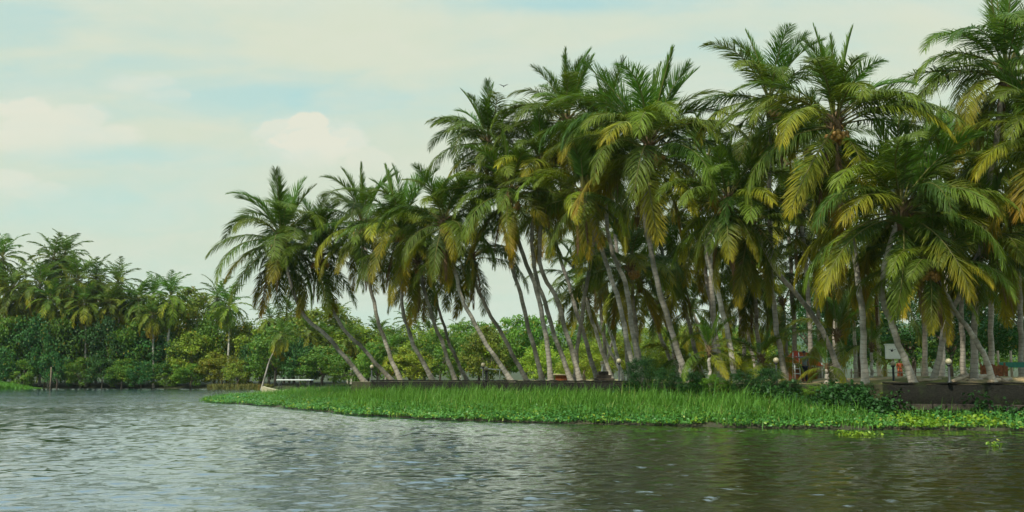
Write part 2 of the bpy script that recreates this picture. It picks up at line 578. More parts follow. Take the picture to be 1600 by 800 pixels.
def dist_poly(P, pl):
    best = np.full(len(P), 1e9)
    for a, b in zip(pl[:-1], pl[1:]):
        a, b = np.array(a), np.array(b)
        ab = b - a
        t = np.clip(((P - a) @ ab) / (ab @ ab), 0, 1)
        best = np.minimum(best, np.linalg.norm(P - (a + t[:, None] * ab), axis=1))
    return best


def inside(P, poly):
    x, y = P[:, 0], P[:, 1]
    c = np.zeros(len(P), bool)
    j = len(poly) - 1
    for i in range(len(poly)):
        xi, yi = poly[i]
        xj, yj = poly[j]
        c ^= ((yi > y) != (yj > y)) & (x < (xj - xi) * (y - yi) / (yj - yi + 1e-12) + xi)
        j = i
    return c


# peninsula ground
land = EDGE + [(60.0, 160.0), (14.0, 160.0), (5.0, 120.0), (-4.0, 90.0)]
bm = bmesh.new()
top = [bm.verts.new((x, y, GZ)) for x, y in land]
bot = [bm.verts.new((x, y, -1.5)) for x, y in land]
bm.faces.new(top)
for i in range(len(land)):
    j = (i + 1) % len(land)
    bm.faces.new((top[i], bot[i], bot[j], top[j])).material_index = 1
bmesh.ops.triangulate(bm, faces=bm.faces[:])
bmesh.ops.recalc_face_normals(bm, faces=bm.faces[:])
me = bpy.data.meshes.new('ground')
bm.to_mesh(me)
bm.free()
me.materials.append(M['earth'])
me.materials.append(M['mud'])
tag(link('ground', me), kind='structure')

# low heaps of earth in the yard
g = np.random.default_rng(17)
X, T = np.meshgrid(np.linspace(15.5, 40, 90), np.linspace(0, 1, 30))
Y = np.interp(X, [p[0] for p in EDGE], [p[1] for p in EDGE]) + 0.6 + 14 * T
Z = GZ - .05 + (.30 + .06 * np.sin(X * 1.7) + .05 * np.sin(X * 3.1 + Y)) * np.sin(np.clip(T * 4, 0, 1) * math.pi / 2) * np.clip(8 * (1 - T), 0, 1) * np.clip((X - 15.5) / 1.5, 0, 1)
i = np.arange(X.size).reshape(X.shape)
Q = np.stack([i[:-1, :-1], i[:-1, 1:], i[1:, 1:], i[1:, :-1]], -1).reshape(-1, 4)
tag(link('ground', np_mesh('ground', np.stack([X, Y, Z], -1).reshape(-1, 3), Q, M['earth'], smooth=True)), kind='structure')

# grassy shelf between the water's edge and the wall
BACK = [(-11.4, 72.5), (-13.0, 76.5), (-18.0, 82.0), (-23.0, 85.0)]
PATCH = SHORE + EDGE[::-1] + BACK


def bank_h(P):
    """height of the shelf and 0..1 across it (0 at the water)"""
    ds = dist_poly(P, SHORE + [])
    de = dist_poly(P, EDGE)
    db = dist_poly(P, BACK[::1] + [SHORE[0]])
    t = ds / (ds + de + 1e-6)
    left = np.clip((-8.0 - P[:, 0]) / 4.0, 0, 1)
    tb = ds / (ds + db + 1e-6)
    t = t * (1 - left) + np.minimum(tb * 0.8, 0.62) * left
    right = np.clip((P[:, 0] - 10.5) / 5.0, 0, 1)
    h = (0.05 + 0.62 * np.clip(t, 0, 1) ** 0.8) * (1 - right) + (0.05 + 0.22 * t) * right
    h *= np.clip(1 - np.maximum(0, -17 - P[:, 0]) / 14, 0.3, 1)
    return h, t


g1 = resample(SHORE, 90)
front = resample([(-17.0, 83.0), (-13.0, 76.5)] + EDGE, 90)
rows = []
for f in np.linspace(0, 1, 9):
    P = g1 * (1 - f) + front * f
    h, _ = bank_h(P)
    rows.append(np.c_[P, np.where(f == 0, -0.25, h)])
rows = np.array(rows)
i = np.arange(9 * 90).reshape(9, 90)
Q = np.stack([i[:-1, :-1], i[:-1, 1:], i[1:, 1:], i[1:, :-1]], -1).reshape(-1, 4)
tag(link('river_bank', np_mesh('river_bank', rows.reshape(-1, 3), Q, M['mud'], smooth=True)), kind='structure')

# far bank: rises a little from the water, forest floor behind
def far_edge(x):
    return np.interp(x, [-500, -140, -62, -46, -34, -18, 0, 40, 500], [205, 190, 186, 176, 160, 150, 142, 132, 132])


xs = np.linspace(-900, 900, 120)
rows = []
for d, z in ((-3, -0.6), (0, 0.12), (4, 0.6), (20, 1.0), (80, 2.0), (240, 4.0), (700, 9.0), (2000, 20.0)):
    rows.append(np.stack([xs, far_edge(xs) + d + (1.2 * np.sin(xs * .35) if d < 10 else 0), np.full_like(xs, z)], -1))
rows = np.array(rows)
i = np.arange(rows.shape[0] * 120).reshape(rows.shape[0], 120)
Q = np.stack([i[:-1, :-1], i[:-1, 1:], i[1:, 1:], i[1:, :-1]], -1).reshape(-1, 4)
tag(link('far_bank', np_mesh('far_bank', rows.reshape(-1, 3), Q, M['forest_floor'], smooth=True)), kind='structure')


# hills far behind: wooded, so the ridge is lumpy
def make_hills():
    xs = np.linspace(-420, 420, 420) 
    ys = np.linspace(0, 1, 40)
    g = np.random.default_rng(3)
    X, T = np.meshgrid(xs, ys)
    Y = 640 + 240 * T
    prof = np.interp(X, [-420, -180, -90, -40, 0, 30, 60, 120, 260, 420], [26, 30, 28, 33, 38, 40, 43, 40, 46, 42])
    Z = prof * np.sin(np.clip(T * 1.7, 0, 1) * math.pi / 2)
    for q in range(40):
        lam = 5 * 6 ** g.random()
        th = g.random() * 6.28
        Z += (0.10 * lam ** 0.75) * np.sin((X * math.cos(th) + Y * math.sin(th)) * 6.28 / lam + g.random() * 6.28) * np.clip(T * 6, 0, 1)
    V = np.stack([X * 2.8, Y * 2.8, Z * 2.35], -1).reshape(-1, 3)
    i = np.arange(X.size).reshape(X.shape)
    Q = np.stack([i[:-1, :-1], i[:-1, 1:], i[1:, 1:], i[1:, :-1]], -1).reshape(-1, 4)
    m_, k_ = new_mat('wooded_hill')
    t_ = k_.new('ShaderNodeTexCoord')
    a = k_.noise(t_.outputs['Object'], 0.06, 6, 0.7)
    finish(k_, bsdf(k_, k_.mix(k_.step(a, .3, .7), (0.022, 0.05, 0.016), (0.07, 0.10, 0.03)), 0.95, 0.05, bump(k_, a, 1.0, 4.0)))
    tag(link('hills', np_mesh('hills', V, Q, m_, smooth=True)), kind='structure')


make_hills()


# retaining walls along the peninsula
def wall_along(pl, name, label, z0, z1, thick, mat, cope=True):
    root = empty(name, (0, 0, 0))
    tag(root, label, 'wall')
    for (zz0, zz1, th, nm, mt) in ((z0, z1 - 0.09, thick, 'masonry', mat), (z1 - 0.07, z1, thick + 0.04, 'coping', mat)):
        P = resample(pl, 80)
        T = np.gradient(P, axis=0)
        T /= np.linalg.norm(T, axis=1)[:, None]
        Nn = np.stack([T[:, 1], -T[:, 0]], -1)
        wob = 0.02 * np.sin(np.arange(80) * 1.7) + 0.015 * np.sin(np.arange(80) * 4.1)
        a = P + Nn * (th * 0.5 + 0.05)
        b = P - Nn * (th * 0.5)
        zt = zz1 + (wob if nm == 'coping' else wob * 0)
        ring = np.stack([np.c_[a, np.full(80, zz0)], np.c_[a, zt], np.c_[b, zt], np.c_[b, np.full(80, zz0)]], 1)
        V = ring.reshape(-1, 3)
        Q = []
        for q in range(79):
            for e in range(4):
                Q.append((q * 4 + e, q * 4 + (e + 1) % 4, (q + 1) * 4 + (e + 1) % 4, (q + 1) * 4 + e))
        Q += [(0, 1, 2, 3), (79 * 4 + 3, 79 * 4 + 2, 79 * 4 + 1, 79 * 4)]
        link(nm, np_mesh(nm, V, np.array(Q), mt), root)
    return root


def offset(pl, d):
    P = np.array(pl, float)
    T = np.gradient(P, axis=0)
    T /= np.linalg.norm(T, axis=1)[:, None]
    return [tuple(p) for p in P + np.stack([T[:, 1], -T[:, 0]], -1) * d]


wall_along(offset([(-8.9, 65.7)] + EDGE[2:5], 0.22), 'retaining_wall', 'long low blackened wall behind the tall river grass under the leaning palms', -0.4, 1.84, 0.36, M['masonry'])
def weather(o_, amp_):
    me_ = o_.data
    for v_ in me_.vertices:
        q_ = v_.co
        v_.co.y += amp_ * (math.sin(q_.x * 5.1 + q_.z * 9) + math.sin(q_.x * 11.3) * .6)
        v_.co.z += amp_ * .5 * math.sin(q_.x * 7.7) * (q_.z > 1.5)


rw = wall_along(offset([(15.9, 42.8)] + EDGE[6:], 0.22), 'retaining_wall', 'tall black wall with stone footing below the logs and dirt yard', 0.45, 1.80, 0.36, M['masonry'])
for ch in rw.children:
    weather(ch, .03)
# stone footing of the tall wall: rough courses a step proud of it
V, Q = [], []
g = np.random.default_rng(5)
P = resample(offset([(15.6, 43.0)] + EDGE[6:], 0.38), 200)
fb = MB()
for row in range(4):
    for q in range(0, 198, 2):
        w_ = np.linalg.norm(P[q + 2] - P[q]) if q + 2 < 200 else 0.4
        p = (P[q] + P[min(q + 2, 199)]) / 2
        fb.box((p[0] + g.normal(0, .03), p[1] + g.normal(0, .05) - (0.06 if row == 0 else 0), -0.1 + row * 0.26 + 0.1), (w_ * g.uniform(.85, 1.1), 0.5 + g.uniform(-.08, .1), 0.25 * g.uniform(.9, 1.05)), rz=g.normal(-.1, .06), rx=g.normal(0, .04))
fb.build('stone_footing', M['stone'], rw)


# ------------------------------------------------------------------ foliage builders
def leaf_cloud(seed, n_clump, per, leaf, rad=(1, 1, 1), clump_r=0.33, low=-1.0, asp=0.55, hang=0.0, core=0.45):
    """leaves gathered in clumps through an ellipsoid of radius rad; returns V, Q"""
    g = np.random.default_rng(seed)
    C = g.normal(size=(n_clump * 3, 3))
    C /= np.linalg.norm(C, axis=1)[:, None]
    C = C[C[:, 2] > low][:n_clump]
    C *= (core + (1 - core) * g.random((len(C), 1)) ** 0.6) * g.uniform(0.82, 1.12, (len(C), 1))
    cr = clump_r * g.uniform(0.6, 1.3, len(C))
    D = g.normal(size=(len(C), per, 3))
    D /= np.linalg.norm(D, axis=2)[:, :, None]
    r = g.random((len(C), per, 1)) ** 0.45
    P = (C[:, None, :] + D * r * cr[:, None, None] * np.array([1.15, 1.15, 0.8])) * np.array(rad)
    P = P.reshape(-1, 3)
    nrm = D.reshape(-1, 3) * 0.9 + g.normal(0, 0.6, P.shape) + np.array([0, 0, 0.55])
    nrm /= np.linalg.norm(nrm, axis=1)[:, None]
    a = np.cross(nrm, g.normal(size=P.shape))
    a[:, 2] -= hang
    a -= nrm * np.sum(a * nrm, 1)[:, None]
    a /= np.linalg.norm(a, axis=1)[:, None]
    b = np.cross(nrm, a)
    L = leaf * g.uniform(0.6, 1.35, (len(P), 1))
    fold = nrm * L * 0.12
    v = np.stack([P - a * L * .5, P + b * L * asp * .5 - fold, P + a * L * .5 - fold * .6, P - b * L * asp * .5 - fold], 1)
    Q = np.arange(len(P) * 4).reshape(-1, 4)
    return v.reshape(-1, 3), Q


def blades(P, H, W, lean, seed, dirx=0.0):
    """grass: bent blades standing on points P (n,3)"""
    g = np.random.default_rng(seed)
    nn = len(P)
    az = g.random(nn) * 6.283
    d = np.stack([np.cos(az) + dirx, np.sin(az), np.zeros(nn)], -1)
    sd_ = np.stack([-np.sin(az + g.normal(0, .8, nn)), np.cos(az), np.zeros(nn)], -1)
    sd_ /= np.linalg.norm(sd_, axis=1)[:, None]
    ln = (lean * g.uniform(0.2, 1.5, nn))[:, None]
    H = H[:, None]
    W = W[:, None] / 2
    up = np.array([0, 0, 1.0])
    p1 = P + d * ln * H * 0.22 + up * H * 0.55
    p2 = P + d * ln * H * 0.75 + up * H * (1.0 - 0.35 * np.minimum(ln, 1.2))
    V = np.stack([P - sd_ * W, P + sd_ * W, p1 - sd_ * W * .8, p1 + sd_ * W * .8, p2 - sd_ * W * .08, p2 + sd_ * W * .08], 1)
    b = np.arange(nn)[:, None] * 6
    Q = np.stack([b + np.array([0, 1, 3, 2]), b + np.array([2, 3, 5, 4])], 1).reshape(-1, 4)
    return V.reshape(-1, 3), Q


def cup_leaves(P, S, seed, tilt=0.55):
    """round floating-plant leaves: six-sided, a little cupped, on points P"""
    g = np.random.default_rng(seed)
    nn = len(P)
    nrm = g.normal(0, tilt, (nn, 3)) + np.array([0, -0.25, 1.0])
    nrm /= np.linalg.norm(nrm, axis=1)[:, None]
    a = np.cross(nrm, g.normal(size=(nn, 3)))
    a /= np.linalg.norm(a, axis=1)[:, None]
    b = np.cross(nrm, a)
    S = S[:, None] / 2
    u = nrm * S * 0.35
    v = np.stack([P - a * S * 1.1, P - a * S * .35 + b * S * .95 + u, P + a * S * .65 + b * S * .75 + u, P + a * S * 1.15 + u * .4,
                  P + a * S * .65 - b * S * .75 + u, P - a * S * .35 - b * S * .95 + u], 1)
    bq = np.arange(nn)[:, None] * 6
    Q = np.stack([bq + np.array([0, 1, 2, 3]), bq + np.array([0, 3, 4, 5])], 1).reshape(-1, 4)
    return v.reshape(-1, 3), Q


# ------------------------------------------------------------------ palm fronds
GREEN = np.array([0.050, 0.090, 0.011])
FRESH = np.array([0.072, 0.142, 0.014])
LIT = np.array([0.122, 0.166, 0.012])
YEL = np.array([0.315, 0.255, 0.008])
ORA = np.array([0.300, 0.175, 0.010])
BRN = np.array([0.175, 0.115, 0.055])


def frond(seed, L, el, bend, pw, ang0, ang1, vee, grav, leaf, width, base, tip, tip_from, pairs=118, sway=0.0, petiole=0.16, seg=3, rach=(0.040, 0.008)):
    """one pinnate frond growing along +X from the origin"""
    g = np.random.default_rng(seed)
    nS = 28
    s = np.linspace(0, 1, nS)
    th = R(el) - R(bend) * s ** pw
    yaw = R(sway) * s ** 1.5
    T = np.stack([np.cos(th) * np.cos(yaw), np.cos(th) * np.sin(yaw), np.sin(th)], -1)
    Pc = np.zeros((nS, 3))
    Pc[1:] = np.cumsum((T[1:] + T[:-1]) / 2, 0) * (L / (nS - 1))
    V, Q, C = [], [], []
    # midrib
    for i in range(nS):
        B = np.cross([0, 0, 1.0], T[i])
        B /= np.linalg.norm(B) + 1e-9
        Nn = np.cross(T[i], B)
        r = rach[0] * (1 - s[i]) + rach[1]
        for q in range(3):
            a = 2.094 * q + 0.52
            V.append(Pc[i] + (B * math.cos(a) * 1.3 + Nn * math.sin(a)) * r)
            C.append(np.array([0.17, 0.17, 0.045]) * (1 - .3 * s[i]) if base is not BRN else BRN)
    for i in range(nS - 1):
        for q in range(3):
            Q.append((i * 3 + q, i * 3 + (q + 1) % 3, i * 3 + 3 + (q + 1) % 3, i * 3 + 3 + q))
    V = np.array(V)
    C = np.array(C)
    # leaflets
    sl = np.concatenate([petiole + (1 - petiole) * (np.arange(pairs) + g.uniform(-.25, .25, pairs)) / pairs for _ in range(2)])
    sl = np.clip(sl, petiole, 1)
    side = np.r_[np.ones(pairs), -np.ones(pairs)]
    keep = g.random(len(sl)) > 0.07
    for _ in range(3):
        t_0, t_s = g.uniform(.3, .95), g.choice((-1, 1))
        keep &= ~((np.abs(sl - t_0) < g.uniform(.008, .022)) & (side == t_s))
    sl, side = sl[keep], side[keep]
    m_ = len(sl)
    p0 = np.stack([np.interp(sl, s, Pc[:, q]) for q in range(3)], -1)
    t0 = np.stack([np.interp(sl, s, T[:, q]) for q in range(3)], -1)
    t0 /= np.linalg.norm(t0, axis=1)[:, None]
    B = np.stack([-np.sin(np.interp(sl, s, yaw)), np.cos(np.interp(sl, s, yaw)), np.zeros(m_)], -1)
    Nn = np.cross(t0, B)
    q_ = (sl - petiole) / (1 - petiole)
    ang = R(ang0) + (R(ang1) - R(ang0)) * q_ ** 1.2 + g.normal(0, R(6), m_)
    ve = R(vee) + g.normal(0, R(9), m_)
    d = t0 * np.cos(ang)[:, None] + (B * side[:, None] * np.cos(ve)[:, None] + Nn * np.sin(ve)[:, None]) * np.sin(ang)[:, None]
    prof = np.interp(q_, [0, .12, .35, .7, .9, 1.0], [.55, .85, 1.0, .85, .55, .32])
    ll = leaf * prof * g.uniform(.86, 1.1, m_)
    w = width * np.interp(q_, [0, .3, 1], [.8, 1, .6]) * g.uniform(.8, 1.15, m_)
    tw = g.normal(0, .5, m_)
    pts = [p0]
    dirs = [d]
    for j in range(seg):
        d = d + np.array([0, 0, -1.0]) * (grav * (0.5 + 0.5 * j) * g.uniform(.7, 1.3, m_))[:, None]
        d /= np.linalg.norm(d, axis=1)[:, None]
        pts.append(pts[-1] + d * (ll / seg)[:, None])
        dirs.append(d)
    wf = [0.6, 1.0, 0.62, 0.05] if seg == 3 else [0.7, 1.0, 0.08]
    rings = []
    cols = []
    for j in range(seg + 1):
        dd = dirs[j]
        wv = t0 - dd * np.sum(t0 * dd, 1)[:, None]
        wv /= np.linalg.norm(wv, axis=1)[:, None] + 1e-9
        up = np.cross(dd, wv)
        wv = wv * np.cos(tw)[:, None] + up * np.sin(tw)[:, None]
        hw = (w * wf[j] * .5)[:, None]
        rings += [pts[j] - wv * hw, pts[j] + wv * hw]
        yf = np.clip((q_ * 0.75 + 0.4 * j / seg + g.normal(0, .05, m_) - tip_from) / max(1e-3, 1.15 - tip_from), 0, 1)[:, None]
        cj = base * (1 - yf) + tip * yf
        cols += [cj, cj]
    VL = np.stack(rings, 1).reshape(-1, 3)
    CL = np.stack(cols, 1).reshape(-1, 3)
    k_ = 2 * (seg + 1)
    b0 = np.arange(m_)[:, None] * k_ + len(V)
    QL = np.concatenate([b0 + np.array([2 * j, 2 * j + 1, 2 * j + 3, 2 * j + 2]) for j in range(seg)], 0)
    return np.r_[V, VL], np.r_[np.array(Q), QL], np.r_[C, CL]


FR = {}
FRB = {}


def reg(kind, **kw):
    V, Q, C = frond(**kw)
    FR.setdefault(kind, []).append(np_mesh('frond', V, Q, M['frond'], C))
    kw['seed'] += 500
    kw['sway'] = -1.3 * kw.get('sway', 6)
    kw['bend'] *= 1.14
    kw['el'] -= 4
    V, Q, C = frond(**kw)
    FRB[FR[kind][-1].name] = np_mesh('frond', V, Q, M['frond'], C)


for q in range(2):
    reg('spear', seed=10 + q, L=4.0, el=86, bend=10 + 10 * q, pw=1.5, ang0=26, ang1=12, vee=35, grav=0.0, leaf=0.75, width=.052, base=FRESH, tip=FRESH, tip_from=.9)
for q in range(3):
    reg('young', seed=20 + q, L=4.6, el=76 - 6 * q, bend=26 + 20 * q, pw=1.6, ang0=50, ang1=22, vee=22, grav=.04 + .05 * q, leaf=1.2, width=.052, base=FRESH, tip=GREEN * 1.2, tip_from=.5, sway=(-12, 8, 15)[q])
for q in range(4):
    reg('mid', seed=30 + q, L=5.2, el=56 - 7 * q, bend=78 + 10 * q, pw=1.5, ang0=62, ang1=28, vee=8, grav=.13 + .07 * q, leaf=1.28, width=.052, base=(GREEN, GREEN * 1.15, LIT * .8, GREEN)[q], tip=(LIT, LIT, LIT * 1.3, GREEN * 1.2)[q], tip_from=.35, sway=(-14, 12, -6, 18)[q])
for q in range(4):
    reg('flat', seed=40 + q, L=5.7, el=26 - 8 * q, bend=66 + 8 * q, pw=1.35, ang0=64, ang1=30, vee=-2, grav=.20 + .08 * q, leaf=1.30, width=.052, base=(GREEN, LIT, GREEN * 1.1, LIT * 1.1)[q], tip=(LIT, YEL, LIT * 1.2, YEL)[q], tip_from=(.3, .45, .3, .3)[q], sway=(16, -10, 6, -16)[q])
for q in range(4):
    reg('low', seed=50 + q, L=5.0, el=-12 - 9 * q, bend=62 - 6 * q, pw=1.1, ang0=58, ang1=26, vee=-4, grav=.17, leaf=1.2, width=.052, base=(GREEN, LIT * .9, GREEN * .9, LIT)[q], tip=(YEL * .9, ORA, LIT, YEL)[q], tip_from=(.35, .3, .3, .15)[q], sway=(-14, 10, 18, -8)[q])
for q in range(3):
    reg('hang', seed=60 + q, L=4.5, el=-52 - 10 * q, bend=34 - 8 * q, pw=1.0, ang0=50, ang1=20, vee=0, grav=.12, leaf=1.1, width=.052, base=(GREEN * .9, LIT * .8, LIT)[q], tip=(YEL * .8, ORA, ORA)[q], tip_from=(.3, .2, .1)[q], sway=(8, -14, 10)[q])
for q in range(2):
    reg('dead', seed=70 + q, L=4.2, el=-66 - 8 * q, bend=20, pw=1.0, ang0=30, ang1=16, vee=0, grav=.9, leaf=.9, width=.05, base=BRN, tip=BRN * .9, tip_from=.5, pairs=46, sway=12)


def bez(P, nn):
    """smooth curve through the points P (Catmull-Rom)"""
    P = [Vector(p) for p in P]
    P = [P[0] * 2 - P[1]] + P + [P[-1] * 2 - P[-2]]
    out_ = []
    segs = len(P) - 3
    for q in range(nn):
        t = q / (nn - 1) * segs
        i = min(int(t), segs - 1)
        f = t - i
        a, b, c_, d = P[i], P[i + 1], P[i + 2], P[i + 3]
        out_.append(0.5 * ((2 * b) + (c_ - a) * f + (2 * a - 5 * b + 4 * c_ - d) * f * f + (3 * b - a - 3 * c_ + d) * f ** 3))
    return out_


def trunk_mesh(pts, r0, r1, mat, seg=10, nn=26, flare=1.55):
    C = bez(pts, nn)
    ph_ = abs(pts[-1][0]) * 7.3
    C = [p + Vector((math.sin(i * .9 + ph_) + .6 * math.sin(i * 2.1 + ph_ * 2), math.cos(i * .8 + ph_), 0)) * .035 * min(1, i / 4, (nn - 1 - i) / 4) for i, p in enumerate(C)]
    V, col_, Q = [], [], []
    L = 0
    g = random.Random(int(abs(pts[0][0]) * 997) + 5)
    for i, p in enumerate(C):
        if i:
            L += (p - C[i - 1]).length
        t = (C[min(i + 1, nn - 1)] - C[max(i - 1, 0)]).normalized()
        a = t.cross(Vector((0, 1, 0.1))).normalized()
        b = t.cross(a)
        f = i / (nn - 1)
        r = (r0 + (r1 - r0) * f) * (1 + (flare - 1) * math.exp(-L / 0.5)) * (1 + g.uniform(-.05, .05))
        for k_ in range(seg):
            an = 6.2832 * k_ / seg
            V.append(p + (a * math.cos(an) + b * math.sin(an)) * r)
            col_.append((L / 30.0, f, 0))
    for i in range(nn - 1):
        for k_ in range(seg):
            Q.append((i * seg + k_, i * seg + (k_ + 1) % seg, (i + 1) * seg + (k_ + 1) % seg, (i + 1) * seg + k_))
    return np_mesh('trunk', np.array([tuple(v_) for v_ in V]), np.array(Q), mat, np.array(col_), smooth=True), C


# crown base: fibre, stubs of old stalks; a bunch of coconuts
fb = MB()
fb.tube([(0, 0, -1.0), (0, 0, -.5), (0, 0, 0), (0, 0, .45)], [.19, .27, .30, .12], 10)
g = random.Random(4)
for q in range(16):
    a = q * 2.4
    fb.tube([(math.cos(a) * .15, math.sin(a) * .15, -.5 + q * .05), (math.cos(a) * .5, math.sin(a) * .5, -.25 + q * .05)], [.07, .035], 5)
FIBRE = fb.mesh('crown_base', M['fibre'])
NUTS = []
for v_ in range(2):
    nb = MB()
    g = random.Random(v_ + 2)
    for q in range(9):
        a = g.random() * 2.2 - 1.1
        nb.ball((.42 + g.uniform(-.16, .2), a * .28, -.62 - g.random() * .5), .125, 10, (1, 1, 1.2))
    nb.tube([(.1, 0, -.1), (.35, 0, -.3), (.42, 0, -.7)], [.04, .03, .02], 5)
    NUTS.append(nb.mesh('coconut_bunch', M['coconut']))

PALM_NO = [0]


def palm(label, crown, base, Y, mids=(), scale=1.0, fr=30, yellow=0.4, group=None, dY=-1.0, nuts=True, gz=GZ, mat='trunk', r=(0.150, 0.108), name='coconut_palm', dead=1, seed=None, young=1.0, hang=True):
    """crown and mids: photo pixels at distance Y (crown dY metres nearer); base: photo x, on the ground"""
    PALM_NO[0] += 1
    g = random.Random(PALM_NO[0] * 31 + 7 if seed is None else seed)
    x_ = gx(base, Y, gz)
    if not inside(np.array([[x_, Y]]), land)[0]:
        gz = float(bank_h(np.array([[x_, Y]]))[0][0])
    b = Vector((gx(base, Y, gz), Y, gz - 0.15))
    c_ = at(crown[0], crown[1], Y + dY)
    P = [b]
    nm = len(mids)
    for i, (mx_, my_) in enumerate(mids[::-1]):
        P.append(at(mx_, my_, Y + dY * (i + 1) / (nm + 1)))
    P.append(c_)
    root = empty(name, b)
    tag(root, label, 'palm tree', group)
    me, C = trunk_mesh([p - b for p in P], r[0] * scale ** .5, r[1] * scale ** .5, M[mat])
    link('trunk', me, root)
    top_ = c_ - b
    link('crown_base', FIBRE, root, top_, (0, 0, g.random() * 6), scale)
    if nuts:
        for q in range(2):
            link('coconut_bunch', NUTS[q], root, top_, (0, 0, g.choice((-2.2, -1.2, -.5, 3.4)) + q * 2.0), scale)
    az0 = g.random() * 6.28
    for i in range(fr):
        a = i / (fr - 1)
        az = az0 + i * 2.399963 + g.uniform(-.25, .25)
        if a < .05:
            kd = 'spear'
        elif a < .05 + .17 * young:
            kd = 'young'
        elif a < .53:
            kd = 'mid'
        elif a < .79:
            kd = 'flat'
        elif a < .935:
            kd = 'low'
        else:
            kd = 'hang' if hang else 'flat'
        ms = FR[kd]
        if kd in ('flat', 'low', 'hang', 'mid'):
            if g.random() < yellow:
                me = ms[{'mid': 2, 'flat': g.choice((1, 3)), 'low': g.choice((1, 3)), 'hang': g.choice((1, 2))}[kd]]
            else:
                me = ms[{'mid': g.choice((0, 1, 3)), 'flat': g.choice((0, 2)), 'low': g.choice((0, 2)), 'hang': 0}[kd]]
        else:
            me = g.choice(ms)
        h = .45 - a * 1.0
        sc = scale * (g.uniform(.86, 1.10) if kd != 'young' else g.uniform(.78, 1.06))
        if g.random() < .05:
            continue
        if g.random() < .5:
            me = FRB[me.name]
        o = link('frond', me, root, (top_[0] + math.cos(az) * .16 * scale, top_[1] + math.sin(az) * .16 * scale, top_[2] + h * scale),
                 (g.gauss(0, .20), g.gauss(0, .14), az), (sc, sc * g.choice((-1, 1)), sc))
    for i in range(dead):
        az = g.random() * 6.28
        link('dead_frond', g.choice(FR['dead']), root, (top_[0] + math.cos(az) * .2, top_[1] + math.sin(az) * .2, top_[2] - .6 * scale), (0, 0, az), scale * g.uniform(.7, 1))
    return root


